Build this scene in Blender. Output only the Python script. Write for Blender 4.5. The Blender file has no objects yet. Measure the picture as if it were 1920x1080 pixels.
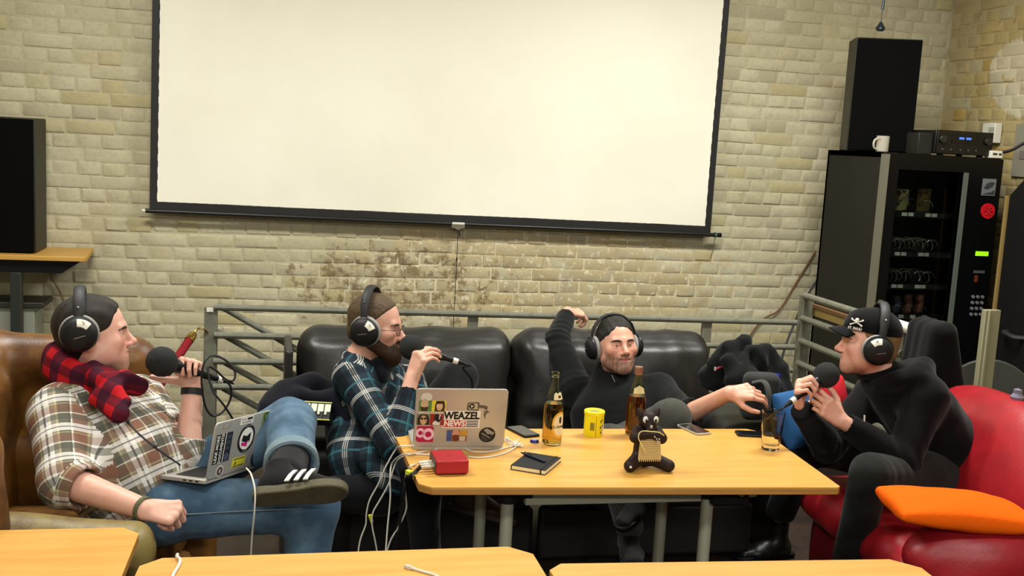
import bpy, bmesh, math, random
import numpy as np
from mathutils import Vector, Matrix
random.seed(7)
rng = np.random.default_rng(5)
SC = bpy.context.scene
COL = SC.collection

# ------------------------------------------------------------------ camera
FPX = 2000.0
CAM = np.array([0.0, -6.4, 1.78])
YAW, PITCH, ROLL = math.radians(12.84), math.radians(7.83), math.radians(3.08)
FW = np.array([math.sin(YAW) * math.cos(PITCH), math.cos(YAW) * math.cos(PITCH), -math.sin(PITCH)])
_r = np.array([math.cos(YAW), -math.sin(YAW), 0.0])
_u = np.cross(_r, FW)
RT = math.cos(ROLL) * _r + math.sin(ROLL) * _u
UP = -math.sin(ROLL) * _r + math.cos(ROLL) * _u
cam = bpy.data.cameras.new('camera')
cam.sensor_width = 36.0
cam.lens = FPX / 1920.0 * 36.0
cam.clip_start = 0.05
camo = bpy.data.objects.new('camera', cam)
COL.objects.link(camo)
M4 = Matrix.Identity(4)
for i in range(3):
    M4[i][0], M4[i][1], M4[i][2], M4[i][3] = RT[i], UP[i], -FW[i], CAM[i]
camo.matrix_world = M4
SC.camera = camo

# ------------------------------------------------------------------ world, lamps, exposure
SC.view_settings.view_transform = 'Standard'
SC.view_settings.look = 'None'
SC.view_settings.gamma = 1.0
SC.view_settings.use_curve_mapping = False
SC.view_settings.exposure = 0.0
wd = bpy.data.worlds.new('world')
SC.world = wd
wd.use_nodes = True
wd.node_tree.nodes['Background'].inputs[0].default_value = (1.0, 0.97, 0.88, 1)
wd.node_tree.nodes['Background'].inputs[1].default_value = 0.035


def area(name, loc, size, power, color, rot=(0, 0, 0)):
    l = bpy.data.lights.new(name, 'AREA')
    l.shape = 'RECTANGLE'
    l.size, l.size_y = size
    l.energy = power
    l.color = color
    o = bpy.data.objects.new(name, l)
    o.location = loc
    o.rotation_euler = rot
    COL.objects.link(o)
    return o


WARM = (1.0, 0.99, 0.94)
area('ceiling_lamp', (-0.7, -2.3, 3.35), (1.3, 0.35), 84, WARM)
area('ceiling_lamp', (2.4, -2.2, 3.35), (1.3, 0.35), 112, WARM)
area('ceiling_lamp', (-0.2, -5.3, 3.35), (1.3, 0.35), 50, WARM)
area('ceiling_lamp', (2.2, -5.6, 3.35), (1.3, 0.35), 42, WARM)
area('ceiling_lamp', (-0.6, -9.0, 3.35), (1.3, 0.5), 138, WARM)
area('ceiling_lamp', (2.2, -9.0, 3.35), (1.3, 0.5), 124, WARM)


# ------------------------------------------------------------------ helpers
def ray(x, y):
    return FW + RT * (x - 960) / FPX - UP * (y - 540) / FPX


def onY(x, y, Y):
    r = ray(x, y)
    return CAM + r * (Y - CAM[1]) / r[1]


def onZ(x, y, Z):
    r = ray(x, y)
    return CAM + r * (Z - CAM[2]) / r[2]


def onD(x, y, d):
    return CAM + ray(x, y) * d


def proj(P):
    d = np.asarray(P) - CAM
    z = d @ FW
    return 960 + FPX * (d @ RT) / z, 540 - FPX * (d @ UP) / z, z


def V(*a):
    return np.array(a, float)


def nrm(v):
    v = np.asarray(v, float)
    return v / (np.linalg.norm(v) + 1e-12)


def S(r, g, b):
    return tuple((c / 255 / 12.92) if c / 255 <= 0.04045 else ((c / 255 + 0.055) / 1.055) ** 2.4 for c in (r, g, b)) + (1.0,)


def rotz(a):
    c, s = math.cos(a), math.sin(a)
    return np.array([[c, -s, 0], [s, c, 0], [0, 0, 1.0]])


def frame(f, u=(0, 0, 1)):
    """columns: side (right of forward), forward, up"""
    f = nrm(f)
    s = nrm(np.cross(f, u))
    return np.stack([s, f, np.cross(s, f)], 1)


class NT:
    """tiny node tree helper"""

    def __init__(s, name):
        s.m = bpy.data.materials.new(name)
        s.m.use_nodes = True
        s.t = s.m.node_tree
        s.b = s.t.nodes['Principled BSDF']

    def n(s, typ, **kw):
        nd = s.t.nodes.new('ShaderNode' + typ)
        for k, v in kw.items():
            if k.startswith('_'):
                setattr(nd, k[1:], v)
            else:
                key = int(k[1:]) if k[0] == 'i' and k[1:].isdigit() else k
                s.inp(nd, key, v)
        return nd

    def inp(s, nd, key, v):
        sk = nd.inputs[key]
        if hasattr(v, 'is_output'):
            s.t.links.new(v, sk)
        elif hasattr(v, 'outputs'):
            s.t.links.new(v.outputs[0], sk)
        else:
            sk.default_value = v

    def set(s, **kw):
        for k, v in kw.items():
            s.inp(s.b, k.replace('_', ' '), v)

    def math(s, op, a, b=None, c=None):
        nd = s.n('Math', _operation=op, i0=a)
        if b is not None:
            s.inp(nd, 1, b)
        if c is not None:
            s.inp(nd, 2, c)
        return nd.outputs[0]

    def mix(s, f, a, b):
        nd = s.t.nodes.new('ShaderNodeMix')
        nd.data_type = 'RGBA'
        s.inp(nd, 0, f)
        s.inp(nd, 6, a)
        s.inp(nd, 7, b)
        return nd.outputs[2]

    def noise(s, vec, scale, detail=3, rough=0.55):
        nd = s.n('TexNoise', Scale=scale, Detail=detail, Roughness=rough)
        if vec is not None:
            s.inp(nd, 'Vector', vec)
        return nd.outputs[0]

    def ramp(s, f, lo, hi):
        nd = s.n('MapRange', _interpolation_type='SMOOTHSTEP', i0=f, i1=lo, i2=hi)
        return nd.outputs[0]

    def bump(s, h, strength, dist=0.01):
        s.set(Normal=s.n('Bump', Strength=strength, Distance=dist, Height=h))


def mat(name, col, rough=0.5, metal=0.0, bump=None, var=None, spec=0.5, emit=0.0, trans=0.0, ior=1.45, coat=0.0, sheen=0.0, coords='Object'):
    """plain surface: colour, a second colour mixed in by noise (var=(scale, col2, lo, hi)), bump=(scale, strength, dist)"""
    k = NT(name)
    tc = k.n('TexCoord')
    vec = tc.outputs[coords]
    c = col
    if var:
        c = k.mix(k.ramp(k.noise(vec, var[0], 4), var[2], var[3]), col, var[1])
    k.set(Base_Color=c, Roughness=rough, Metallic=metal, IOR=ior)
    k.b.inputs['Specular IOR Level'].default_value = spec
    if trans:
        k.b.inputs['Transmission Weight'].default_value = trans
    if coat:
        k.b.inputs['Coat Weight'].default_value = coat
    if sheen:
        k.b.inputs['Sheen Weight'].default_value = sheen
    if emit:
        k.b.inputs['Emission Color'].default_value = col
        k.b.inputs['Emission Strength'].default_value = emit
    if bump:
        k.bump(k.noise(vec, bump[0], 4), bump[1], bump[2] if len(bump) > 2 else 0.01)
    return k.m


def spline(pts, n=8):
    """Catmull-Rom through pts"""
    P = [np.asarray(p, float) for p in pts]
    if len(P) < 3:
        return P
    Q = [2 * P[0] - P[1]] + P + [2 * P[-1] - P[-2]]
    out = []
    for i in range(1, len(Q) - 2):
        for t in np.linspace(0, 1, n, endpoint=False):
            a, b, c, d = Q[i - 1:i + 3]
            out.append(0.5 * ((2 * b) + (c - a) * t + (2 * a - 5 * b + 4 * c - d) * t * t + (3 * b - a - 3 * c + d) * t ** 3))
    out.append(P[-1])
    return out


class MB:
    """collects shapes into one mesh"""

    def __init__(s):
        s.v, s.f, s.mi = [], [], []
        s.cm = 0

    def add(s, vs, fs):
        o = len(s.v)
        s.v += [tuple(map(float, p)) for p in vs]
        s.f += [tuple(o + i for i in f) for f in fs]
        s.mi += [s.cm] * len(fs)
        return s

    def box(s, c, size, R=None):
        h = np.asarray(size, float) / 2
        R = np.eye(3) if R is None else R
        vs = [np.asarray(c) + R @ (h * V(a, b, d)) for a in (-1, 1) for b in (-1, 1) for d in (-1, 1)]
        return s.add(vs, [(0, 1, 3, 2), (4, 6, 7, 5), (0, 4, 5, 1), (2, 3, 7, 6), (0, 2, 6, 4), (1, 5, 7, 3)])

    def ring(s, pts_rings, cap0=True, cap1=True):
        n = len(pts_rings[0])
        vs = [p for r in pts_rings for p in r]
        fs = []
        for i in range(len(pts_rings) - 1):
            for j in range(n):
                a, b = i * n + j, i * n + (j + 1) % n
                fs.append((a, b, b + n, a + n))
        if cap0:
            fs.append(tuple(range(n - 1, -1, -1)))
        if cap1:
            fs.append(tuple((len(pts_rings) - 1) * n + j for j in range(n)))
        return s.add(vs, fs)

    def cyl(s, a, b, r, r2=None, n=16, caps=True):
        a, b = np.asarray(a, float), np.asarray(b, float)
        R = basis_z(b - a)
        r2 = r if r2 is None else r2
        cs = [(math.cos(t), math.sin(t)) for t in np.linspace(0, 2 * math.pi, n, endpoint=False)]
        return s.ring([[a + R @ V(r * x, r * y, 0) for x, y in cs], [b + R @ V(r2 * x, r2 * y, 0) for x, y in cs]], caps, caps)

    def lathe(s, prof, c, n=24, R=None, cap0=True, cap1=True, a0=0.0, a1=2 * math.pi):
        R = np.eye(3) if R is None else R
        c = np.asarray(c, float)
        full = abs(a1 - a0 - 2 * math.pi) < 1e-6
        ts = np.linspace(a0, a1, n, endpoint=not full)
        if full:
            return s.ring([[c + R @ V(r * math.cos(t), r * math.sin(t), z) for t in ts] for r, z in prof], cap0, cap1)
        rings = [[c + R @ V(r * math.cos(t), r * math.sin(t), z) for t in ts] for r, z in prof]
        m = len(ts)
        vs = [p for r in rings for p in r]
        fs = [(i * m + j, i * m + j + 1, (i + 1) * m + j + 1, (i + 1) * m + j) for i in range(len(rings) - 1) for j in range(m - 1)]
        return s.add(vs, fs)

    def tube(s, pts, r, n=8, sm=6, flat=None):
        P = spline(pts, sm) if sm else [np.asarray(p, float) for p in pts]
        rings = []
        up = None
        for i, p in enumerate(P):
            t = nrm(P[min(i + 1, len(P) - 1)] - P[max(i - 1, 0)])
            if up is None:
                up = V(0, 0, 1) if abs(t[2]) < 0.9 else V(1, 0, 0)
            x = nrm(np.cross(t, up))
            up = np.cross(x, t)
            rr = r[min(i * len(r) // len(P), len(r) - 1)] if isinstance(r, (list, tuple)) else r
            rings.append([p + x * rr * math.cos(a) + up * rr * (flat or 1) * math.sin(a) for a in np.linspace(0, 2 * math.pi, n, endpoint=False)])
        return s.ring(rings)

    def prism(s, poly, h, c=(0, 0, 0), R=None):
        """poly in local xy, extruded by h along local z"""
        R = np.eye(3) if R is None else R
        c = np.asarray(c, float)
        n = len(poly)
        lo = [c + R @ V(x, y, 0) for x, y in poly]
        hi = [c + R @ V(x, y, h) for x, y in poly]
        return s.ring([lo, hi])

    def ell(s, c, r, R=None, n=16):
        R = np.eye(3) if R is None else R
        m = n // 2
        rings = []
        for i in range(1, m):
            a = math.pi * i / m
            rings.append([np.asarray(c) + R @ V(r[0] * math.sin(a) * math.cos(t), r[1] * math.sin(a) * math.sin(t), -r[2] * math.cos(a)) for t in np.linspace(0, 2 * math.pi, n, endpoint=False)])
        o = len(s.v)
        s.ring(rings, False, False)
        k = len(s.v)
        s.v += [tuple(np.asarray(c) + R @ V(0, 0, -r[2])), tuple(np.asarray(c) + R @ V(0, 0, r[2]))]
        for j in range(n):
            s.f.append((o + (j + 1) % n, o + j, k))
            s.f.append((o + (m - 2) * n + j, o + (m - 2) * n + (j + 1) % n, k + 1))
            s.mi += [s.cm] * 2
        return s

    def text(s, body, size, c, R, depth=0.0004, bend=None, align='CENTER', sx=1.0, bold=0.0):
        """lettering as geometry; R columns: right, up, out"""
        cu = bpy.data.curves.new('t', 'FONT')
        cu.body, cu.size, cu.align_x, cu.align_y = body, size, align, 'CENTER'
        cu.offset = bold
        cu.resolution_u = 2
        o = bpy.data.objects.new('t', cu)
        me = bpy.data.meshes.new_from_object(o)
        c = np.asarray(c, float)
        vs = []
        for v in me.vertices:
            x, y = v.co.x * sx, v.co.y
            if bend:
                a = x / bend
                vs.append(c + R @ V(math.sin(a) * bend, y, (math.cos(a) - 1) * bend + depth))
            else:
                vs.append(c + R @ V(x, y, depth))
        s.add(vs, [tuple(p.vertices) for p in me.polygons])
        bpy.data.objects.remove(o)
        bpy.data.meshes.remove(me)
        bpy.data.curves.remove(cu)
        return s

    def mesh(s, name, mats, org, smooth=35):
        me = bpy.data.meshes.new(name)
        vs = np.asarray(s.v, float) - org
        me.from_pydata(vs.tolist(), [], s.f)
        for m in mats if isinstance(mats, (list, tuple)) else [mats]:
            me.materials.append(m)
        if max(s.mi, default=0):
            me.polygons.foreach_set('material_index', s.mi)
        if smooth:
            me.polygons.foreach_set('use_smooth', [True] * len(me.polygons))
            me.set_sharp_from_angle(angle=math.radians(smooth))
        me.update()
        return me


def basis_z(d):
    z = nrm(d)
    x = nrm(np.cross(V(0, 1, 0) if abs(z[1]) < 0.9 else V(1, 0, 0), z))
    return np.stack([x, np.cross(z, x), z], 1)


def fixn(me):
    bm = bmesh.new()
    bm.from_mesh(me)
    bmesh.ops.recalc_face_normals(bm, faces=bm.faces)
    bm.to_mesh(me)
    bm.free()


ORG = {}


def link(name, me, org, parent=None, bevel=0, seg=2):
    o = bpy.data.objects.new(name, me)
    COL.objects.link(o)
    if parent is not None:
        o.parent = parent
    else:
        o.location = org
    if bevel:
        b = o.modifiers.new('bevel', 'BEVEL')
        b.width, b.segments, b.limit_method, b.angle_limit = bevel, seg, 'ANGLE', math.radians(40)
    ORG[o.name] = org
    return o


def tag(o, label=None, cat=None, group=None, kind=None):
    for k, v in (('label', label), ('category', cat), ('group', group), ('kind', kind)):
        if v:
            o[k] = v
    return o


def thing(name, label, cat, loc, group=None):
    """an Empty at the thing's base that parents its parts"""
    o = bpy.data.objects.new(name, None)
    o.empty_display_size = 0.05
    o.location = tuple(float(x) for x in loc)
    COL.objects.link(o)
    ORG[o.name] = np.asarray(loc, float)
    return tag(o, label, cat, group)


def part(name, mb, mats, parent, bevel=0, smooth=35, label=None, seg=2):
    org = ORG[parent.name]
    me = mb.mesh(name, mats, org, smooth)
    fixn(me)
    o = link(name, me, org, parent, bevel, seg)
    if label:
        o['label'] = label
    return o


def solo(name, mb, mats, label, cat, bevel=0, smooth=35, group=None, kind=None, seg=2):
    """a thing that is one mesh"""
    a = np.asarray(mb.v)
    org = V(*(a.min(0) + a.max(0)) / 2)
    org[2] = a[:, 2].min()
    me = mb.mesh(name, mats, org, smooth)
    fixn(me)
    return tag(link(name, me, org, None, bevel, seg), label, cat, group, kind)

# ------------------------------------------------------------------ wall materials
def wall_mat(name, right=False, mortar=False):
    k = NT(name)
    pos = k.n('NewGeometry').outputs['Position']
    rnd = k.n('ObjectInfo').outputs['Random']
    att = k.n('Attribute', _attribute_name='tint').outputs['Fac']
    r = k.math('FRACT', k.math('ADD', rnd, att))
    a, b = (S(202, 195, 164), S(188, 180, 147)) if not right else (S(182, 162, 108), S(168, 154, 114))
    c = k.mix(k.ramp(k.noise(pos, 2.2, 4), 0.35, 0.65), a, b)
    if not mortar:
        c = k.mix(k.ramp(r, 0.9, 0.96), c, S(188, 177, 134) if not right else S(178, 150, 84))
        c = k.mix(k.ramp(r, 0.18, 0.1), c, S(180, 172, 142) if not right else S(176, 166, 130))
    else:
        c = k.mix(0.35, c, S(180, 170, 138))
    fine = k.noise(pos, 45, 5, 0.65)
    c = k.mix(k.math('MULTIPLY', k.ramp(fine, 0.4, 0.75), 0.35), c, S(162, 150, 114))
    # worn zone low behind the railing: old brown brick showing through, white plaster crumbs
    sep = k.n('SeparateXYZ', i0=pos)
    X, Z = sep.outputs[0], sep.outputs[2]
    if not right:
        dx = k.math('DIVIDE', k.math('SUBTRACT', X, 0.75), 0.95)
        dz = k.math('DIVIDE', k.math('SUBTRACT', Z, 0.87), 0.36)
        rr = k.math('ADD', k.math('MULTIPLY', dx, dx), k.math('MULTIPLY', dz, dz))
        zone = k.ramp(rr, 1.2, 0.1)
        dx2 = k.math('DIVIDE', k.math('SUBTRACT', X, 1.6), 1.7)
        dz2 = k.math('DIVIDE', k.math('SUBTRACT', Z, 0.95), 0.42)
        zone2 = k.ramp(k.math('ADD', k.math('MULTIPLY', dx2, dx2), k.math('MULTIPLY', dz2, dz2)), 1.15, 0.2)
    else:
        zone = k.n('Value').outputs[0]
        zone.default_value = 0.5
        dx2 = k.math('DIVIDE', k.math('SUBTRACT', sep.outputs[1], -0.75), 0.34)
        dz2 = k.math('DIVIDE', k.math('SUBTRACT', Z, 2.32), 0.26)
        zone2 = k.ramp(k.math('ADD', k.math('MULTIPLY', dx2, dx2), k.math('MULTIPLY', dz2, dz2)), 1.1, 0.5)
    n1 = k.noise(pos, 7, 6, 0.65)
    n2 = k.noise(pos, 13, 6, 0.7)
    tan = k.ramp(k.math('ADD', n1, k.math('MULTIPLY', zone2, 0.22)), 0.6, 0.74)
    c = k.mix(k.math('MULTIPLY', tan, 0.55), c, S(190, 168, 122))
    brown = k.ramp(k.math('ADD', n2, k.math('MULTIPLY', zone, 0.26)), 0.7, 0.84)
    c = k.mix(k.math('MULTIPLY', brown, 0.75), c, S(116, 94, 60))
    wh = k.ramp(k.math('ADD', k.noise(pos, 24 if not right else 8, 5, 0.6), k.math('MULTIPLY', zone2, 0.15 if not right else 0.4)), 0.72, 0.78)
    c = k.mix(k.math('MULTIPLY', wh, 0.75), c, S(228, 218, 188) if not right else S(204, 198, 172))
    if mortar:
        c = k.mix(k.math('MULTIPLY', k.math('MULTIPLY', zone2, .8), k.ramp(k.noise(pos, 6, 5, .7), .42, .56)), c, S(226, 214, 180))
    k.set(Base_Color=c, Roughness=0.75)
    k.b.inputs['Specular IOR Level'].default_value = 0.25
    h = k.math('ADD', k.math('MULTIPLY', fine, 0.5), n1)
    k.bump(k.math('ADD', h, k.math('MULTIPLY', k.noise(pos, 16, 3), .8)), 0.38, 0.010)
    return k.m


BRICK, BRICK_R = wall_mat('painted_brick'), wall_mat('bare_brick', True)
MORT, MORT_R = wall_mat('painted_mortar', mortar=True), wall_mat('bare_mortar', True, True)

# ------------------------------------------------------------------ room shell
PLASTER = mat('plaster', S(180, 172, 150), 0.8, bump=(30, 0.3))
FLOORM = mat('dark_floor', S(58, 44, 36), 0.45, var=(6, S(38, 30, 26), 0.35, 0.65), bump=(60, 0.15))


def structure(name, mb, m):
    o = solo(name, mb, m, None, None, kind='structure')
    return o


structure('floor', MB().box((0.9, -5.4, -0.05), (7.2, 11.6, 0.1)), FLOORM)
structure('ceiling', MB().box((0.9, -5.4, 3.45), (7.2, 11.6, 0.1)), PLASTER)
structure('wall_left', MB().box((-2.65, -5.4, 1.7), (0.1, 11.6, 3.4)), PLASTER)

CW, CH = 0.077, 0.26


def brick_mesh(L, seed):
    """one hand-laid brick: chamfered, a little uneven; local x along wall, y out of the wall, z up"""
    r = random.Random(seed)
    h, d = 0.0690, 0.0045 + r.random() * 0.0035
    j = lambda s: (r.random() - 0.5) * s

    def outline(inset, y):
        out = []
        for sx, sz in ((-1, -1), (1, -1), (1, 1), (-1, 1)):
            cx, cz = sx * (L / 2 - inset), sz * (h / 2 - inset * .8)
            rx, rz = cor[(sx, sz)]
            a, b = (cx, cz - sz * rz), (cx - sx * rx, cz)
            out += [a, b] if sx * sz > 0 else [b, a]
        return [(x, y, z) for x, z in out]
    cor = {(a, b): (.0025 + r.random() * .006, .0025 + r.random() * .005) for a in (-1, 1) for b in (-1, 1)}
    jit = [(j(.005), j(.004)) for _ in range(8)]
    ring = lambda ins, y: [(x + jx, yy, z + jz) for (x, yy, z), (jx, jz) in zip(outline(ins, y), jit)]
    e = 0.007 + r.random() * .005
    fr = [(x, y + j(.002), z) for x, y, z in ring(e, d)]
    vs = ring(0, -0.012) + ring(0, d * .35) + fr
    fs = [tuple(range(16, 24))]
    for k in (0, 8):
        for i in range(8):
            fs.append((k + i, k + (i + 1) % 8, k + 8 + (i + 1) % 8, k + 8 + i))
    return vs, fs


def brick_wall(name, mort, brick, width, height, place, vis, z0=0.0, count=300):
    """place(u, w, z): wall coords (along, out, up) -> world; vis(P, du): apparent size or 0"""
    org = place(width / 2, 0, 0)
    mb = MB()
    a, b = place(0, 0, 0), place(width, 0, height)
    c0, c1 = place(0, -0.1, 0), place(width, -0.1, height)
    corners = [place(0, 0, 0), place(width, 0, 0), place(width, 0, height), place(0, 0, height)]
    back = [place(0, -.1, 0), place(width, -.1, 0), place(width, -.1, height), place(0, -.1, height)]
    mb.ring([corners, back])
    me = mb.mesh(name, mort, org, 0)
    fixn(me)
    w = link(name, me, org)
    w['kind'] = 'structure'
    ex = nrm(place(1, 0, 0) - place(0, 0, 0))
    ey = nrm(place(0, 1, 0) - place(0, 0, 0))
    R = np.stack([ex, ey, V(0, 0, 1)], 1)
    items = []
    rr = random.Random(3)
    for i in range(int(height / CW)):
        z = (i + 0.5) * CW + z0
        L = CH if i % 2 == 0 else CH / 2
        u = rr.uniform(0.0, 0.08) + (0.06 if i % 2 else 0)
        while u < width - 0.02:
            l = min(L, width - u)
            if rr.random() < 0.12 and L == CH:
                l = min(CH / 2, width - u)
            jz = 0.004 * math.sin(u * 2.1 + i) + rr.uniform(-.002, .002)
            items.append((u + l / 2, z + jz, l - 0.009 - rr.random() * .005, rr.uniform(-.003, .003)))
            u += l
    sized = sorted(((vis(place(u, 0, z), l), k) for k, (u, z, l, o) in enumerate(items)), reverse=True)
    top = set(k for sz, k in sized[:count] if sz > 0)
    variants = {}
    st = MB()
    tints = []
    for k, (u, z, l, off) in enumerate(items):
        if l < 0.03:
            continue
        p = place(u, off, z)
        if k in top:
            kind = (0.247 if l > 0.19 else 0.117, rr.randrange(7))
            if kind not in variants:
                vs, fs = brick_mesh(kind[0], kind[1] * 10 + int(kind[0] * 1000))
                m = MB()
                m.add([R @ V(*q) for q in vs], fs)
                mm = m.mesh('brick', brick, V(0, 0, 0), 30)
                fixn(mm)
                variants[kind] = mm
            o = bpy.data.objects.new('brick', variants[kind])
            COL.objects.link(o)
            o.parent = w
            o.location = tuple(p - org)
            sx = l / kind[0]
            o.scale = tuple(abs(ex) * (sx - 1) + 1)
            o.rotation_euler = tuple(ey * rr.uniform(-.012, .012))
        else:
            vs, fs = brick_mesh(l, k)
            st.add([p + R @ V(*q) for q in vs], fs)
            tints += [rr.random()] * len(vs)
    me = st.mesh('brick', brick, org, 30)
    fixn(me)
    at = me.attributes.new('tint', 'FLOAT', 'POINT')
    at.data.foreach_set('value', np.array(tints, 'f4'))
    o = link('brick', me, org, w)
    o['kind'] = 'stuff'
    return w


def vis_back(P, l):
    x, y, z = proj(P)
    if x < -40 or x > 1960 or y < -30 or y > 800:
        return 0
    if (-0.75 < P[0] < 2.72 and P[2] > 1.25) or (x > 1530 and P[2] < 1.85) or (x < 70 and 215 < y < 500):
        return 0
    if y > 640 and x > 540 and x < 1330:
        return 0
    return l / z / z


def vis_right(P, l):
    x, y, z = proj(P)
    if x > 1950 or y < -30 or y > 330:
        return 0
    return l / z / z


brick_wall('wall_back', MORT, BRICK, 6.92, 3.4, lambda u, w, z: V(-2.6 + u, -w, z), vis_back)
brick_wall('wall_right', MORT_R, BRICK_R, 4.5, 3.4, lambda u, w, z: V(4.32 - w, -u, z), vis_right, z0=-0.02)

# ------------------------------------------------------------------ common materials
BLACK = mat('black_plastic', S(14, 14, 14), 0.5, spec=.35)
BLACKM = mat('black_matte', S(20, 20, 19), 0.8, bump=(90, 0.2, .002))
GREYM = mat('grey_painted_steel', S(112, 112, 96), 0.45, var=(25, S(100, 100, 86), .4, .7))
CHROME = mat('brushed_steel', S(190, 188, 180), 0.3, 1.0)
STEEL = mat('satin_steel_tube', S(172, 172, 150), 0.45, 0.35)
ALU = mat('aluminium', S(186, 182, 172), 0.36, 0.4)
WHITE = mat('white_plastic', S(225, 222, 208), 0.4)
CABLE_W = mat('white_cable', S(214, 210, 196), 0.45)
CABLE_B = mat('black_cable', S(14, 14, 14), 0.5)
PAPER = mat('white_paper', S(228, 224, 206), 0.7)
YELLOW = mat('yellow_tape', S(225, 222, 50), 0.5)


def wood_mat(name, c1, c2, rough=0.35):
    k = NT(name)
    co = k.n('TexCoord').outputs['Object']
    mp = k.n('Mapping', Vector=co, Scale=(1.2, 14, 14))
    n1 = k.noise(mp, 2.2, 5, 0.6)
    n2 = k.noise(co, 1.7, 3)
    c = k.mix(k.ramp(n1, 0.35, 0.7), c1, c2)
    c = k.mix(k.math('MULTIPLY', k.ramp(n2, 0.4, 0.7), 0.3), c, c2)
    k.set(Base_Color=c, Roughness=k.math('ADD', k.math('MULTIPLY', n1, 0.15), rough - .05))
    k.bump(n1, 0.05, 0.002)
    return k.m


BEECH = wood_mat('beech_laminate', S(216, 164, 82), S(205, 150, 66), 0.32)
BEECH_E = wood_mat('beech_edge', S(186, 132, 62), S(170, 116, 50), 0.45)
BEECH_D = wood_mat('beech_dull', S(206, 160, 76), S(190, 144, 64), 0.4)

# ------------------------------------------------------------------ projector screen
a = math.atan2(0.022, 3.37)
RS = np.array([[math.cos(a), 0, math.sin(a)], [0, 1, 0], [-math.sin(a), 0, math.cos(a)]])
SO = V(-0.680, -0.085, 1.290)
ps = thing('projector_screen', 'large pull-down projector screen with black border hanging on the brick wall', 'projector screen', SO)
SW, SH = 3.385, 1.75


def sp(x, y, z):
    return SO + RS @ V(x, y, z)


def wave(x, z):
    return 0.006 * math.sin(x * 3.1 + 1.2 * math.sin(z * 2.2)) + 0.004 * math.sin(x * 7 + z * 5) * math.exp(-z * 1.2)


def sheet(x0, x1, z0, z1, nx, nz, y0):
    m = MB()
    vs = [sp(x0 + (x1 - x0) * i / nx, y0 + wave(x0 + (x1 - x0) * i / nx, z0 + (z1 - z0) * j / nz), z0 + (z1 - z0) * j / nz) for j in range(nz + 1) for i in range(nx + 1)]
    m.add(vs, [(j * (nx + 1) + i, j * (nx + 1) + i + 1, (j + 1) * (nx + 1) + i + 1, (j + 1) * (nx + 1) + i) for j in range(nz) for i in range(nx)])
    return m


SCR = mat('screen_fabric', S(250, 247, 228), 0.75, var=(1.1, S(244, 240, 220), .4, .7), bump=(3, 0.12, .02), spec=0.2)
SCRB = mat('screen_border', S(30, 29, 26), 0.6)
part('fabric', sheet(0.04, SW - 0.04, 0.045, SH, 60, 24, 0), SCR, ps)
bd = sheet(0, 0.042, 0, SH, 2, 24, 0.0)
bd.f += []
b2, b3 = sheet(SW - 0.042, SW, 0, SH, 2, 24, 0), sheet(0.04, SW - 0.04, 0, 0.047, 60, 2, 0)
bd.add(b2.v, b2.f).add(b3.v, b3.f)
part('border', bd, SCRB, ps)
part('bottom_bar', MB().cyl(sp(-0.02, -.005, -.008), sp(SW + .055, -.005, -.008), 0.0125, n=12), mat('bar_black_metal', S(40, 40, 38), 0.35, 0.4), ps)
part('end_cap', MB().cyl(sp(-0.038, -.005, -.008), sp(-0.02, -.005, -.008), 0.009, n=10), PAPER, ps)
part('end_cap', MB().cyl(sp(SW + .055, -.005, -.008), sp(SW + .075, -.005, -.008), 0.014, n=10), BLACK, ps)
part('end_clamp', MB().cyl(sp(SW + .028, -.005, -.008), sp(SW + .042, -.005, -.008), 0.017, n=10), mat('green_clamp', S(70, 96, 80), 0.5), ps)
hx = 1.765
part('pull_handle', MB().box(sp(hx, -.02, -.004), (0.076, 0.008, 0.014)), WHITE, ps, bevel=0.003)
CLEAR = mat('clear_plastic', S(200, 195, 170), 0.15, trans=0.75)
part('handle_plate', MB().prism([(-.04, 0), (.04, 0), (.04, -.02), (.012, -.026), (0, -.04), (-.012, -.026), (-.04, -.02)], .004, sp(hx, -.018, -.01), np.stack([RS[:, 0], RS[:, 2], V(0, -1, 0)], 1)), CLEAR, ps, bevel=.002)
h0 = sp(hx, -.02, -.045)
mb = MB().tube([h0, h0 + V(0.004, 0.02, -0.3), h0 + V(0.002, 0.03, -0.75)], 0.0022, 6)
mb.tube([h0 + V(0, 0, .004), h0 + V(.008, 0, -.012), h0 + V(.014, 0, -.036)], 0.0035, 6)
mb.ell(h0 + V(.002, .012, -.175), (.005, .005, .014), n=8)
solo('pull_cord', mb, CABLE_B, 'thin black cord with knot hanging below the projector screen handle', 'cord')
g0 = sp(SW + .035, -.01, -.02)
solo('tie_string', MB().tube([g0, g0 + V(.003, .02, -.06), g0 + V(-.002, .03, -.125), g0 + V(-.008, .03, -.14)], 0.0022, 6), mat('green_string', S(84, 104, 82), 0.8), 'short green string dangling from the right end of the projector screen bar', 'string')

# ------------------------------------------------------------------ high table with loudspeaker (left)
ht = thing('high_table', 'high beech table with dark underframe holding the left loudspeaker', 'table', (-1.3, -0.3, 0))
HT = 1.055
part('tabletop', MB().prism([(-2.0, -0.46), (-0.965, -0.46), (-0.955, -.44), (-0.985, -0.03), (-2.0, -0.03)], 0.026, (0, 0, HT - .026)), BEECH_D, ht, bevel=.003)
part('underframe', MB().ring([[V(-2.0, -.44, HT - .026), V(-.985, -.44, HT - .026), V(-1.0, -.05, HT - .026), V(-2.0, -.05, HT - .026)],
                              [V(-1.9, -.42, HT - .095), V(-1.085, -.42, HT - .095), V(-1.1, -.08, HT - .095), V(-1.9, -.08, HT - .095)]]), mat('underframe_black', S(16, 15, 14), 0.6), ht)
part('post', MB().box((-1.31, -.4, .48), (.055, .055, .96)), mat('dark_green_steel', S(38, 42, 36), 0.5), ht, bevel=.004)
part('foot_plate', MB().box((-1.31, -.4, .008), (.4, .1, .016)), BLACK, ht, bevel=.004)


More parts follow.
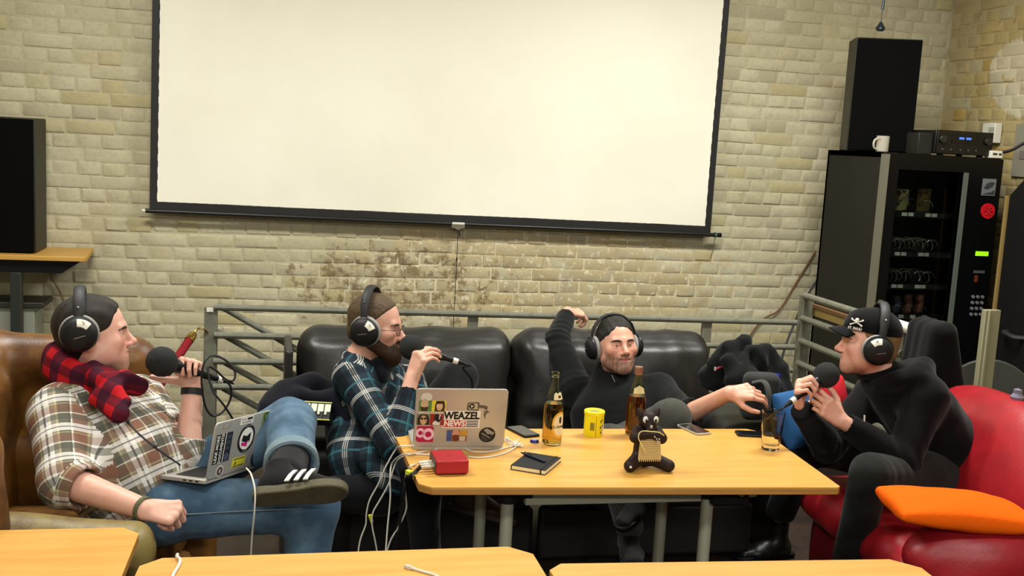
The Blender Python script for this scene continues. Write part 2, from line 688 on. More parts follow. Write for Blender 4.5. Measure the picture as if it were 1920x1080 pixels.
def speaker(name, label, ctr, w, d, z0, z1, sidecol, ang=0.0):
    R = rotz(ang)
    c = V(ctr[0], ctr[1], 0)
    t = thing('loudspeaker', label, 'loudspeaker', (ctr[0], ctr[1], z0))
    zm, h = (z0 + z1) / 2, z1 - z0
    part('cabinet', MB().box(c + R @ V(0, .005, zm), (w, d - .01, h), R), sidecol, t, bevel=.006)
    part('grille', MB().box(c + R @ V(0, -d / 2 - .004, zm), (w - .012, .02, h - .014), R), mat('grille_cloth', S(7, 7, 6), 0.95, bump=(400, .2, .001), spec=.1), t, bevel=.005)
    return t


VEN = mat('speaker_veneer', S(50, 49, 38), 0.5, var=(4, S(44, 42, 33), .3, .7), spec=.3)
speaker('loudspeaker', 'black loudspeaker standing on the high beech table at the left', (-1.441, -.225), .438, .29, HT, HT + .71, VEN)

# grey panel cabinet under the high table
gc = thing('grey_cabinet', 'pale grey cabinet with dark lid behind the brown armchair', 'cabinet', (-1.5, -.3, 0))
part('body', MB().box((-1.56, -.17, .375), (.62, .22, .75)), mat('pale_grey_paint', S(140, 142, 128), 0.5), gc, bevel=.004)
part('lid', MB().box((-1.55, -.17, .765), (.70, .26, .03)), mat('dark_lid', S(46, 44, 36), 0.5), gc, bevel=.004)

# ------------------------------------------------------------------ railings
rl = thing('railing', 'grey steel railing with four rails running behind the black sofa', 'railing', (1.3, -1.25, 0))
PX = [-.277, .986, 2.235, 2.79]
for i, x in enumerate(PX[:3]):
    part('post', MB().box((x, -1.235, .458 if i else .465), (.05 if i else .058, .03, .915 if i else .93)), GREYM, rl, bevel=.003)
part('post_cap_tag', MB().box((-.279, -1.253, .918), (.03, .004, .02)), PAPER, rl, label='small white sticker on the post')
for z in (.918, .784, .658, .534):
    part('rail', MB().tube([V(-.26, -1.25, z + .012), V(1.0, -1.25, z), V(2.74, -1.25, z - .016)], .0155, 10, 2), GREYM, rl)
st = thing('stair_handrail', 'sloping grey stair rails behind the left end of the railing', 'railing', (.6, -.98, 0))
for k in range(4):
    z0 = .93 - .131 * k
    L = (z0 - .03) / .575
    part('rail', MB().tube([V(-.25, -1.16, z0), V(-.25 + L, -1.16, .03)], .0155, 10, 0), GREYM, st)
part('post', MB().box((-.262, -1.16, .46), (.03, .03, .9)), GREYM, st, bevel=.003)
rr = thing('side_railing', 'grey steel railing running forward in front of the vending machine', 'railing', (2.87, -1.8, 0))
part('post', MB().box((2.79, -1.24, .53), (.055, .055, 1.04)), GREYM, rr, bevel=.003)
part('post', MB().box((2.79, -2.17, .53), (.05, .05, 1.06)), GREYM, rr, bevel=.003)
for k in range(5):
    z = 1.05 - .122 * k
    part('rail', MB().tube([V(2.768, -1.26, z), V(2.765, -2.48 if k == 0 else -2.2, z)], .0175, 10, 0), GREYM, rr)
# board and white pipe tied to the side railing
bd = thing('wooden_strip', 'narrow yellow wooden strip lying behind the side railing', 'strip', (2.93, -1.6, .93))
part('strip', MB().box((2.85, -1.4, .965), (.03, .55, .05)), mat('strip_wood', S(176, 150, 84), 0.5), bd, bevel=.003)
part('strip_edge', MB().box((2.832, -1.4, .995), (.03, .55, .02)), mat('strip_brown', S(110, 78, 46), 0.5), bd, bevel=.003)
wp = solo('white_pipe', MB().tube([V(2.768, -1.95, 1.05), V(2.766, -2.285, 1.05)], .026, 14, 0), WHITE, 'white foam pipe sleeve round the top side rail beside the black coat', 'pipe')

# ------------------------------------------------------------------ vending machine
VX0, VX1, VYF, VYB, VZ = 3.3, 4.04, -1.04, -.4, 1.83
vm = thing('vending_machine', 'black snack vending machine with glass front and keypad behind the railing', 'vending machine', (3.67, -.72, 0))
VSIDE = mat('vending_side', S(25, 24, 19), 0.55, spec=.3)
VBLK = mat('vending_black', S(8, 8, 9), 0.35, spec=.3)
INK = mat('vending_inside', S(24, 24, 25), 0.6)
m = MB()
m.box((VX0 + .01, (VYF + VYB) / 2 + .02, VZ / 2), (.02, VYB - VYF - .04, VZ))
m.box((VX1 - .01, (VYF + VYB) / 2 + .02, VZ / 2), (.02, VYB - VYF - .04, VZ))
m.box((3.67, VYB - .01, VZ / 2), (.74, .02, VZ)).box((3.67, -.72, VZ - .015), (.74, .6, .03)).box((3.67, -.72, .06), (.74, .6, .12))
part('cabinet', m, VSIDE, vm)
GX0, GX1, GZ0, GZ1 = 3.385, 3.80, .55, 1.74
m = MB()
m.box(((VX0 + GX0) / 2, VYF + .02, VZ / 2 + .02), (GX0 - VX0, .05, VZ - .05))
m.box(((VX1 + GX1) / 2, VYF + .02, VZ / 2 + .02), (VX1 - GX1, .05, VZ - .05))
m.box(((GX0 + GX1) / 2, VYF + .02, (VZ + GZ1) / 2), (GX1 - GX0, .05, VZ - GZ1))
m.box(((GX0 + GX1) / 2, VYF + .02, GZ0 / 2 + .04), (GX1 - GX0, .05, GZ0 - .06))
dr = part('door', m, VBLK, vm)
part('door_edge_strip', MB().box((VX0 - .002, VYF + .0, VZ / 2 + .02), (.012, .07, VZ - .06)), mat('strip_grey', S(106, 104, 88), .45), dr)
part('glass_seal', MB().box((GX1 + .008, VYF - .008, (GZ0 + GZ1) / 2), (.026, .012, GZ1 - GZ0)), mat('seal_grey', S(92, 98, 88), .35), dr)
part('glass', MB().box(((GX0 + GX1) / 2, VYF + .012, (GZ0 + GZ1) / 2), (GX1 - GX0, .005, GZ1 - GZ0)), mat('vending_glass', S(200, 205, 200), .03, trans=1.0, ior=1.2), dr)
part('inner_wall', MB().box(((GX0 + GX1) / 2, -.55, (GZ0 + GZ1) / 2), (GX1 - GX0 + .04, .01, GZ1 - GZ0 + .1)), INK, vm)
TAGM = mat('price_tag', S(206, 210, 200), .5)
COIL = mat('coil_wire', S(150, 150, 140), .3, .9)
rows = [1.50, 1.275, 1.09, .915, .70]
for ri, z in enumerate(rows):
    tr = part('shelf', MB().box(((GX0 + GX1) / 2, -.78, z - .012), (GX1 - GX0, .42, .014)).box(((GX0 + GX1) / 2, -.993, z - .012), (GX1 - GX0, .012, .03)), INK, vm)
    xs = [.07, .11, .22, .26] if ri == 0 else ([.05, .09, .20, .235] if ri < 3 else [.05, .115, .19, .265])
    for x in xs:
        part('price_tag', MB().box((GX0 + x + .02, -1.001, z - .01), (.032, .004, .019)), TAGM, tr)
    for cx in ((.1, .25) if ri < 3 else (.07, .135, .21, .285)):
        for q in (0, 1) if ri else (0,):
            if q and ri > 2:
                continue
            rad, c0 = (.036 if ri < 3 else .025), GX0 + cx + q * .06
            pts = [V(c0 + rad * math.cos(t), -.97 + .05 * t / 6.283, z + rad + rad * math.sin(t)) for t in np.linspace(0, 6.283 * 4, 40)]
            part('coil', MB().tube(pts, .0025, 5, 0), COIL, tr)
SN = [S(150, 140, 96), S(96, 84, 44), S(66, 74, 96), S(120, 78, 66), S(140, 92, 80)]
for i, (x, z, w, h, c) in enumerate([(.105, 1.5, .085, .13, 0), (.245, 1.5, .09, .14, 1), (.135, .915, .05, .105, 2), (.21, .915, .05, .115, 3), (.285, .915, .05, .115, 4)]):
    m = MB()
    P = [(-.5, 0), (.5, 0), (.44, .06), (.46, .5), (.44, .94), (.5, 1), (-.5, 1), (-.44, .94), (-.46, .5), (-.44, .06)]
    ring0 = [V(GX0 + x + a * w, -.93, z + b * h) for a, b in P]
    ring1 = [V(GX0 + x + a * w * .8, -.955, z + .04 * h + b * h * .92) for a, b in P]
    m.ring([ring0, ring1])
    solo('snack_packet', m, mat('packet', SN[c], .3, .2, var=(30, S(60, 44, 40), .5, .6)), ['silver snack packet at upper left in the vending machine', 'gold snack packet at upper right in the vending machine', 'blue chocolate bar on the lower vending shelf', 'pinkish bar beside the blue bar in the vending machine', 'rightmost pinkish bar on the lower vending shelf'][i], 'snack', bevel=.003)
KX = (GX1 + VX1) / 2 + .012
yf = VYF - .006
part('emblem_plate', MB().box((KX + .03, yf - .001, 1.665), (.085, .006, .095)), mat('emblem_silver', S(150, 154, 156), .3, .5), dr, label='silver plate with a dark swoosh emblem')
mm = MB()
RF = np.stack([V(1, 0, 0), V(0, 0, 1), V(0, -1, 0)], 1)
mm.prism([(-.035, -.012), (-.018, .016), (.01, .026), (.034, .022), (.02, .0), (-.008, -.016)], .002, (KX + .03, yf - .004, 1.67), RF)
mm.prism([(-.036, -.042), (.036, -.042), (.036, -.014), (.014, -.03), (-.012, -.034)], .002, (KX + .03, yf - .004, 1.667), RF)
part('emblem_mark', mm, mat('emblem_dark', S(52, 60, 62), .4), dr)
part('red_disc', MB().cyl(V(KX + .04, yf + .002, 1.53), V(KX + .04, yf - .006, 1.53), .044, n=28), mat('red_badge', S(200, 22, 34), .4), dr)
mm = MB()
for q in range(6):
    t = q * math.pi / 3
    mm.cyl(V(KX + .04 + .012 * math.cos(t), yf - .005, 1.53 + .012 * math.sin(t)), V(KX + .04 + .026 * math.cos(t), yf - .0085, 1.53 + .026 * math.sin(t)), .003, n=6)
part('red_disc_mark', mm, mat('red_badge_dark', S(140, 12, 24), .4), dr)
part('display', MB().box((KX + .035, yf, 1.285), (.082, .006, .026)), mat('green_display', S(150, 222, 20), .4, emit=0.75), dr, label='glowing green display')
part('coin_plate', MB().box((KX + .03, yf, 1.18), (.07, .006, .016)), mat('coin_steel', S(120, 122, 118), .3, .6), dr)
part('coin_slot', MB().box((KX + .015, yf, 1.14), (.02, .006, .04)), mat('coin_copper', S(104, 44, 28), .4), dr)
KEY = mat('key_steel', S(150, 150, 146), .3, .4)
for r_ in range(4):
    for c_ in range(3):
        part('key', MB().cyl(V(KX + .008 + c_ * .031, yf + .002, 1.035 - r_ * .034), V(KX + .008 + c_ * .031, yf - .006, 1.035 - r_ * .034), .0095, n=12), KEY, dr)
part('door_handle', MB().box((GX0 - .035, yf - .004, .955), (.026, .02, .1)).box((GX0 - .035, yf - .014, .955), (.014, .006, .07)), mat('handle_steel', S(120, 118, 100), .35, .5), dr, bevel=.003)
part('dispense_flap', MB().box(((GX0 + GX1) / 2 + .05, yf - .002, .33), (.36, .008, .14)), INK, dr, bevel=.003)

# things on top of the vending machine
speaker('loudspeaker', 'tall black loudspeaker standing on top of the vending machine', (3.475, -.63), .37, .25, VZ, VZ + .65, VEN, math.radians(-20))
am = thing('amplifier', 'black stereo receiver with blue display on the vending machine', 'amplifier', (3.75, -.85, VZ))
AX0, AX1, AY = 3.63, 3.985, -1.0
part('case', MB().box(((AX0 + AX1) / 2, -.865, VZ + .075), (AX1 - AX0, .25, .13)), mat('amp_case', S(26, 26, 22), .4), am, bevel=.004)
part('front_panel', MB().box(((AX0 + AX1) / 2, AY, VZ + .075), (AX1 - AX0, .016, .132)), mat('amp_front', S(15, 15, 14), .3), am, bevel=.003)
part('display', MB().box((AX0 + .175, AY - .008, VZ + .096), (.17, .004, .05)), mat('amp_window', S(6, 6, 10), .1), am)
mm = MB()
for q in range(2):
    for w in range(3):
        mm.box((AX0 + .14 + q * .045 + w * .011, AY - .011, VZ + .1), (.008, .002, .012))
part('readout', mm, mat('blue_readout', S(70, 110, 220), .4, emit=1.2), am)
for x in (.03, .32):
    part('knob', MB().cyl(V(AX0 + x, AY, VZ + .09), V(AX0 + x, AY - .025, VZ + .09), .022, n=20), mat('knob_black', S(34, 34, 32), .3), am, bevel=.003)
for x in (.035, .09, .15, .2, .25):
    part('button', MB().cyl(V(AX0 + x, AY, VZ + .035), V(AX0 + x, AY - .012, VZ + .035), .006, n=10), mat('button_grey', S(70, 70, 66), .3), am)
part('foot', MB().cyl(V(AX0 + .05, -.97, VZ), V(AX0 + .05, -.97, VZ + .012), .018), BLACK, am)
part('foot', MB().cyl(V(AX1 - .05, -.97, VZ), V(AX1 - .05, -.97, VZ + .012), .018), BLACK, am)
part('foot', MB().cyl(V(AX0 + .05, -.8, VZ), V(AX0 + .05, -.8, VZ + .012), .018), BLACK, am)
part('foot', MB().cyl(V(AX1 - .05, -.78, VZ), V(AX1 - .05, -.78, VZ + .012), .018), BLACK, am)
solo('small_black_box', MB().box((3.575, -.92, VZ + .06), (.09, .12, .12)), mat('box_black', S(30, 30, 25), .5), 'small black box between the mug and the receiver', 'box', bevel=.004)
mg = thing('mug', 'white glass mug with handle and brown print on the vending machine', 'mug', (3.34, -.92, VZ))
MUG = mat('mug_ceramic', S(168, 164, 148), .25, var=(28, S(150, 112, 76), .58, .66))
part('cup', MB().lathe([(.030, 0), (.034, .004), (.036, .09), (.033, .09), (.031, .01), (.0, .008)], (3.345, -.92, VZ), 24, cap1=False), MUG, mg)
part('handle', MB().tube([V(3.312, -.925, VZ + .075), V(3.290, -.93, VZ + .066), V(3.280, -.935, VZ + .045), V(3.290, -.93, VZ + .02), V(3.313, -.925, VZ + .014)], .006, 8), mat('mug_handle', S(176, 172, 156), .25), mg)
ad = thing('network_switch', 'small white switch box with two dark slots on the vending machine corner', 'box', (4.0, -.98, VZ))
part('case', MB().box((4.005, -1.0, VZ + .021), (.075, .06, .042)), WHITE, ad, bevel=.003)
part('slot', MB().box((3.99, -1.031, VZ + .024), (.025, .004, .008)), BLACK, ad)
part('slot', MB().box((4.024, -1.031, VZ + .024), (.018, .004, .008)), BLACK, ad)
wb = thing('wall_controller', 'white square controller box on the right brick wall above the receiver', 'box', (4.3, -.6, 1.9))
part('case', MB().box((4.285, -.58, 1.985), (.05, .12, .12)), WHITE, wb, bevel=.004)
part('window', MB().box((4.258, -.61, 1.995), (.004, .05, .05)), mat('lcd_grey', S(170, 172, 158), .3), wb)
solo('black_cable', MB().tube([V(4.03, -1.0, VZ + .03), V(4.07, -1.06, VZ + .05), V(4.16, -1.12, VZ + .12), V(4.29, -1.30, VZ + .2)], .009, 8), CABLE_B, 'thick black cable rising from the white switch box to the right wall', 'cable')
# plumb-like weight hanging above the loudspeaker
pl = thing('hanging_weight', 'small dark blue weight hanging on a cord above the right loudspeaker', 'weight', onY(1651, 52, -.5))
w0 = onY(1651, 50, -.5)
part('cord', MB().tube([w0 + V(0, 0, .02), w0 + V(.012, 0, .5), w0 + V(.016, 0, 3.4 - w0[2])], .0028, 6), mat('cord_grey', S(86, 92, 92), .7), pl)
part('weight', MB().lathe([(.0, -.028), (.018, -.026), (.027, -.016), (.026, -.003), (.014, .012), (.008, .026), (.0, .03)], w0, 20), mat('weight_blue', S(34, 44, 50), .35), pl)
part('upper_sleeve', MB().cyl(w0 + V(.002, 0, .1), w0 + V(.005, 0, .17), .009, .007, 10), mat('weight_blue', S(60, 74, 84), .35), pl)
# sign on the right wall
sg = thing('wall_sign', 'pale sign with magenta telephone graphic on the right wall', 'sign', (4.3, -1.03, 1.73))
part('board', MB().box((4.305, -1.03, 1.885), (.014, .5, .31)), mat('sign_board', S(148, 144, 126), .5), sg, bevel=.002)
MAG = mat('sign_magenta', S(142, 24, 86), .5)
RW = np.stack([V(0, -1, 0), V(0, 0, 1), V(-1, 0, 0)], 1)
m = MB()
m.prism([(0, .0), (.02, .0), (.1, .06), (.2, .08), (.2, .14), (0, .14)], .003, (4.298, -.885, 1.905), RW)
m.prism([(.02, 0), (.06, .005), (.085, .03), (.1, .07), (.2, .09), (.2, 0)], .003, (4.298, -.90, 1.735), RW)
part('graphic', m, MAG, sg)
part('grey_square', MB().box((4.296, -.87, 1.86), (.004, .06, .05)), mat('sign_grey', S(128, 120, 112), .5), sg)

# dark cabinet and boards at the right edge
bc = thing('black_cabinet', 'tall black cabinet with sloping top at the right edge of the room', 'cabinet', (4.08, -1.62, 0))
part('body', MB().ring([[V(3.9, -1.31, 0), V(4.27, -1.31, 0), V(4.27, -1.95, 0), V(3.9, -1.95, 0)], [V(3.9, -1.31, 1.63), V(4.27, -1.31, 1.63), V(4.27, -1.95, 1.63), V(3.9, -1.95, 1.63)],
                        [V(3.93, -1.4, 1.75), V(4.27, -1.4, 1.75), V(4.27, -1.95, 1.75), V(3.93, -1.95, 1.75)]]), mat('cabinet_black', S(15, 14, 13), .55, spec=.3), bc, bevel=.006)
part('side_edge', MB().box((3.905, -1.3, .82), (.03, .02, 1.62)), mat('raw_board_edge', S(140, 116, 66), .6), bc)
part('handle', MB().tube([V(3.9, -1.42, .9), V(3.86, -1.45, .9), V(3.86, -1.53, .89), V(3.9, -1.56, .89)], .014, 8), mat('handle_grey', S(44, 44, 42), .4), bc)
ub = solo('upright_board', MB().box((3.385, -1.95, .55), (.085, .03, 1.10)).box((3.365, -1.968, .55), (.014, .01, 1.10)), mat('pale_board', S(142, 138, 108), .55), 'pale upright board standing between vending machine and black cabinet', 'board', bevel=.003)
dcn = thing('disc_stand', 'dark grey upright round disc on a stand behind the red sofa', 'stand', (3.545, -1.79, 0))
part('disc', MB().cyl(V(3.535, -1.81, .60), V(3.55, -1.785, .60), .225, n=48), mat('disc_grey', S(56, 58, 50), .5), dcn, bevel=.006)
part('stem', MB().cyl(V(3.547, -1.775, .02), V(3.547, -1.775, .5), .015), BLACK, dcn)
part('base', MB().cyl(V(3.547, -1.775, 0), V(3.547, -1.775, .02), .15, n=32), BLACK, dcn)

# coat hanging over the side railing: built with the soft things below

# ------------------------------------------------------------------ cables on the wall
solo('red_brown_cable', MB().tube([onY(1530, 470, -.03), onY(1490, 535, -.03), onY(1462, 580, -.03), onY(1430, 600, -.03), onY(1400, 640, -.04), onY(1370, 700, -.05)], .006, 6), mat('redbrown_cable', S(112, 74, 48), .7), 'reddish brown cable running diagonally down the brick wall', 'cable')
solo('black_cable', MB().tube([onY(1545, 510, -.25), onY(1526, 535, -.25), onY(1508, 565, -.28), onY(1488, 610, -.3), onY(1468, 665, -.35), onY(1455, 740, -.4)], .007, 6), CABLE_B, 'black cable curving down from the vending machine in front of the brick wall', 'cable')
solo('thin_wall_cable', MB().tube([onY(72, 470, -.03), onY(95, 515, -.03), onY(118, 560, -.03), onY(130, 620, -.04)], .006, 6), mat('beige_cable', S(140, 116, 74), .7), 'thin beige cable running down the wall beneath the high table', 'cable')

# ------------------------------------------------------------------ conference tables
def chamfer_poly(c, cut):
    """corner list (counter-clockwise) with the listed corners cut"""
    out = []
    n = len(c)
    for i in range(n):
        p, a, b = V(*c[i]), V(*c[i - 1]), V(*c[(i + 1) % n])
        if cut[i]:
            out += [p + nrm(a - p) * cut[i], p + nrm(b - p) * cut[i]]
        else:
            out.append(p)
    return [tuple(q) for q in out]


def table(label, corners, cut, legs=(), zt=.72):
    c = np.mean(np.array(corners), 0)
    t = thing('conference_table', label, 'table', (c[0], c[1], 0), 'beech conference tables')
    poly = chamfer_poly(corners, cut)
    part('tabletop', MB().prism(poly, .005, (0, 0, zt - .005)), BEECH, t)
    part('edge_band', MB().prism(poly, .02, (0, 0, zt - .025)), BEECH_E, t, bevel=.002)
    for (x, y) in legs:
        lg = part('leg', MB().cyl(V(x, y, .02), V(x, y, zt - .08), .021, n=18), STEEL, t)
        part('leg_collar', MB().cyl(V(x, y, zt - .08), V(x, y, zt - .045), .032, n=18).cyl(V(x, y, zt - .045), V(x, y, zt - .025), .02, n=14), BLACK, lg)
        part('foot', MB().cyl(V(x, y, 0), V(x, y, .02), .026, n=14), BLACK, lg)
    return t


T0 = table('beech conference table with bottles and laptop in front of the black sofa', [(.458, -3.285), (1.828, -3.365), (1.872, -2.665), (.44, -2.625)], [.035, .012, .055, .05],
           [(.752, -3.2), (1.437, -3.2), (.752, -2.78), (1.437, -2.80)])
part('crossbar', MB().box((1.108, -3.2, .647), (.6, .03, .036)), STEEL, T0, bevel=.002)
part('crossbar_lip', MB().box((1.108, -3.217, .667), (.6, .006, .008)), CHROME, T0)
part('fold_bracket', MB().box((.785, -3.2, .675), (.09, .05, .04)), BLACK, T0, bevel=.004)
part('fold_bracket', MB().box((1.5, -3.22, .655), (.13, .05, .06)), BLACK, T0, bevel=.004)
part('latch', MB().tube([V(1.5, -3.25, .68), V(1.52, -3.254, .668), V(1.535, -3.254, .66), V(1.55, -3.252, .672)], .004, 6).box((1.572, -3.252, .668), (.026, .01, .024)), mat('latch_brass', S(190, 176, 130), .4, .5), T0)
table('beech conference table in the left foreground before the armchair', [(-1.75, -4.6), (-.345, -4.6), (-.320, -3.562), (-1.75, -3.543)], [0, 0, .045, 0], [(-.45, -4.45), (-.45, -3.75)])
table('beech conference table in the middle foreground with white cables on it', [(-.335, -4.5), (.68, -4.55), (.68, -3.775), (-.292, -3.778)], [0, 0, .055, .045], [(-.15, -4.4), (.5, -4.4), (.5, -4.0), (-.12, -4.0)])
table('beech conference table in the right foreground near the red sofa', [(.715, -4.7), (1.64, -4.75), (1.70, -3.952), (.696, -3.897)], [0, 0, .06, .04], [(.95, -4.5), (1.5, -4.5), (1.48, -4.15), (.95, -4.1)])

# ------------------------------------------------------------------ soft shapes: distance fields turned into one smooth surface
class SDF:
    def __init__(s, lo, hi, h, fine=()):
        s.ax = []
        for i in range(3):
            x, pts = lo[i], [lo[i]]
            while x < hi[i]:
                hh = h
                for a, b, fh in fine:
                    if a[i] - fh <= x <= b[i]:
                        hh = min(hh, fh)
                x += hh
                pts.append(x)
            s.ax.append(np.array(pts, 'f4'))
        s.d = np.full([len(a) for a in s.ax], 0.3, 'f4')

    def region(s, lo, hi):
        sl = []
        for i in range(3):
            a = max(0, int(np.searchsorted(s.ax[i], lo[i])) - 1)
            b = min(len(s.ax[i]), int(np.searchsorted(s.ax[i], hi[i])) + 1)
            if b - a < 2:
                return None, None
            sl.append(slice(a, b))
        P = (s.ax[0][sl[0]][:, None, None], s.ax[1][sl[1]][None, :, None], s.ax[2][sl[2]][None, None, :])
        return tuple(sl), P

    def put(s, prim, k=0.0, op='u', pad=0.03):
        fn, lo, hi = prim
        pad = max(pad, k)
        sl, P = s.region(np.asarray(lo) - pad, np.asarray(hi) + pad)
        if sl is None:
            return s
        d = fn(P).astype('f4')
        a = s.d[sl]
        if op == 'u':
            s.d[sl] = smin(a, d, k)
        elif op == 's':
            s.d[sl] = -smin(-a, d, k)
        elif op == 'i':
            s.d[sl] = -smin(-a, -d, k)
        return s

    def clip(s, p, n, k=0.0):
        """keep the side where (x-p).n < 0"""
        n = nrm(n)
        X, Y, Z = s.ax[0][:, None, None], s.ax[1][None, :, None], s.ax[2][None, None, :]
        d = ((X - p[0]) * n[0] + (Y - p[1]) * n[1] + (Z - p[2]) * n[2]).astype('f4')
        s.d = -smin(-s.d, -np.broadcast_to(d, s.d.shape), k)
        return s


def smin(a, b, k):
    if k <= 0:
        return np.minimum(a, b)
    h = np.maximum(k - np.abs(a - b), 0) / k
    return np.minimum(a, b) - h * h * (k * 0.25)


def loc(P, c, R):
    q = [P[i] - np.float32(c[i]) for i in range(3)]
    return [q[0] * np.float32(R[0, j]) + q[1] * np.float32(R[1, j]) + q[2] * np.float32(R[2, j]) for j in range(3)]


def cap(a, b, ra, rb=None):
    a, b = np.asarray(a, float), np.asarray(b, float)
    rb = ra if rb is None else rb
    ba = b - a
    L2 = max(float(ba @ ba), 1e-9)

    def fn(P):
        q = [P[i] - np.float32(a[i]) for i in range(3)]
        t = np.clip((q[0] * ba[0] + q[1] * ba[1] + q[2] * ba[2]) / L2, 0, 1)
        return np.sqrt((q[0] - ba[0] * t) ** 2 + (q[1] - ba[1] * t) ** 2 + (q[2] - ba[2] * t) ** 2) - (ra + (rb - ra) * t)
    m = max(ra, rb)
    return fn, np.minimum(a, b) - m, np.maximum(a, b) + m


def capflat(a, b, ra, rb):
    """capsule with a flat end at b (sleeve, trouser leg)"""
    fn0, lo, hi = cap(a, b, ra, rb)
    a, b = np.asarray(a, float), np.asarray(b, float)
    w = nrm(b - a)

    def fn(P):
        return np.maximum(fn0(P), (P[0] - np.float32(b[0])) * w[0] + (P[1] - np.float32(b[1])) * w[1] + (P[2] - np.float32(b[2])) * w[2])
    return fn, lo, hi


def ell(c, r, R=None):
    R = np.eye(3) if R is None else R
    r = np.asarray(r, float)

    def fn(P):
        x, y, z = loc(P, c, R)
        k0 = np.sqrt((x / r[0]) ** 2 + (y / r[1]) ** 2 + (z / r[2]) ** 2) + 1e-6
        k1 = np.sqrt((x / r[0] ** 2) ** 2 + (y / r[1] ** 2) ** 2 + (z / r[2] ** 2) ** 2) + 1e-6
        return k0 * (k0 - 1) / k1
    e = np.abs(R) @ r
    return fn, np.asarray(c) - e, np.asarray(c) + e


def ecap(a, b, ra, rb, u):
    """limb with elliptical section: ra=(ru,rv) at a, rb at b; u = direction of ru"""
    a, b = np.asarray(a, float), np.asarray(b, float)
    w = nrm(b - a)
    u = nrm(np.asarray(u, float) - w * (np.asarray(u, float) @ w))
    R = np.stack([u, np.cross(w, u), w], 1)
    L = float(np.linalg.norm(b - a))

    def fn(P):
        x, y, z = loc(P, a, R)
        t = np.clip(z / L, 0, 1)
        ru, rv = ra[0] + (rb[0] - ra[0]) * t, ra[1] + (rb[1] - ra[1]) * t
        over = z - t * L
        mn = np.minimum(ru, rv)
        return (np.sqrt((x / ru) ** 2 + (y / rv) ** 2 + (over / mn) ** 2) - 1) * mn
    m = max(ra + rb)
    return fn, np.minimum(a, b) - m, np.maximum(a, b) + m


def rbox(c, half, r, R=None):
    R = np.eye(3) if R is None else R
    half = np.asarray(half, float)
    hh = half - r

    def fn(P):
        q = loc(P, c, R)
        g = [np.abs(q[i]) - np.float32(hh[i]) for i in range(3)]
        return np.sqrt(sum(np.maximum(x, 0) ** 2 for x in g)) + np.minimum(np.maximum(g[0], np.maximum(g[1], g[2])), 0) - r
    e = np.abs(R) @ half
    return fn, np.asarray(c) - e, np.asarray(c) + e


def pbox(c, half, r, puff, R=None):
    """cushion: rounded box bulging along its local z by puff (middle thicker than rim)"""
    R = np.eye(3) if R is None else R
    half = np.asarray(half, float)

    def fn(P):
        x, y, z = loc(P, c, R)
        bx, by = np.clip(1 - (x / half[0]) ** 2, 0, 1), np.clip(1 - (y / half[1]) ** 2, 0, 1)
        hz = half[2] + puff * np.sqrt(bx * by)
        g = [np.abs(x) - (half[0] - r), np.abs(y) - (half[1] - r), np.abs(z) - (hz - r)]
        return (np.sqrt(sum(np.maximum(t, 0) ** 2 for t in g)) + np.minimum(np.maximum(g[0], np.maximum(g[1], g[2])), 0) - r) * 0.8
    e = np.abs(R) @ (half + V(0, 0, puff))
    return fn, np.asarray(c) - e, np.asarray(c) + e


CORN = [(i, j, k) for i in (0, 1) for j in (0, 1) for k in (0, 1)]
EDG = [(a, b) for a in range(8) for b in range(a + 1, 8) if sum(abs(p - q) for p, q in zip(CORN[a], CORN[b])) == 1]


def surf(s):
    """surface nets on the grid -> vertices, quads"""
    d, (X, Y, Z) = s.d, s.ax
    n = d.shape
    ins = d < 0
    c = np.zeros([m - 1 for m in n], 'u1')
    for i, j, k in CORN:
        c += ins[i:n[0] - 1 + i, j:n[1] - 1 + j, k:n[2] - 1 + k]
    I, J, K = np.nonzero((c > 0) & (c < 8))
    val = np.stack([d[I + i, J + j, K + k] for i, j, k in CORN], 1)
    pos = np.stack([np.stack([X[I + i], Y[J + j], Z[K + k]], 1) for i, j, k in CORN], 1)
    acc, cnt = np.zeros((len(I), 3), 'f8'), np.zeros(len(I))
    for a, b in EDG:
        va, vb = val[:, a], val[:, b]
        m = (va < 0) != (vb < 0)
        t = np.where(m, va / np.where(m, va - vb, 1), 0)[:, None]
        acc += np.where(m[:, None], pos[:, a] + (pos[:, b] - pos[:, a]) * t, 0)
        cnt += m
    vs = acc / cnt[:, None]
    sh = (n[0] - 1, n[1] - 1, n[2] - 1)
    flat = (I.astype('i8') * sh[1] + J) * sh[2] + K

    def find(i, j, k):
        f = (i.astype('i8') * sh[1] + j) * sh[2] + k
        return np.searchsorted(flat, f)
    quads = []
    for ax in range(3):
        sa, sb = [slice(1, m - 1) for m in n], [slice(1, m - 1) for m in n]
        sa[ax], sb[ax] = slice(0, n[ax] - 1), slice(1, n[ax])
        A, B = ins[tuple(sa)], ins[tuple(sb)]
        e = np.nonzero(A != B)
        flip = B[e]
        g = [e[i] + (0 if i == ax else 1) for i in range(3)]
        u, w = [(1, 2), (2, 0), (0, 1)][ax]
        cor = []
        for du, dw in ((1, 1), (0, 1), (0, 0), (1, 0)):
            q = [g[0].copy(), g[1].copy(), g[2].copy()]
            q[u] -= du
            q[w] -= dw
            cor.append(find(*q))
        q = np.stack(cor, 1)
        q[flip] = q[flip][:, ::-1]
        quads.append(q)
    return vs, np.concatenate(quads)


def vnormals(vs, q):
    fn = np.cross(vs[q[:, 2]] - vs[q[:, 0]], vs[q[:, 3]] - vs[q[:, 1]])
    N = np.zeros_like(vs)
    for i in range(4):
        np.add.at(N, q[:, i], fn)
    return N / (np.linalg.norm(N, axis=1)[:, None] + 1e-12)


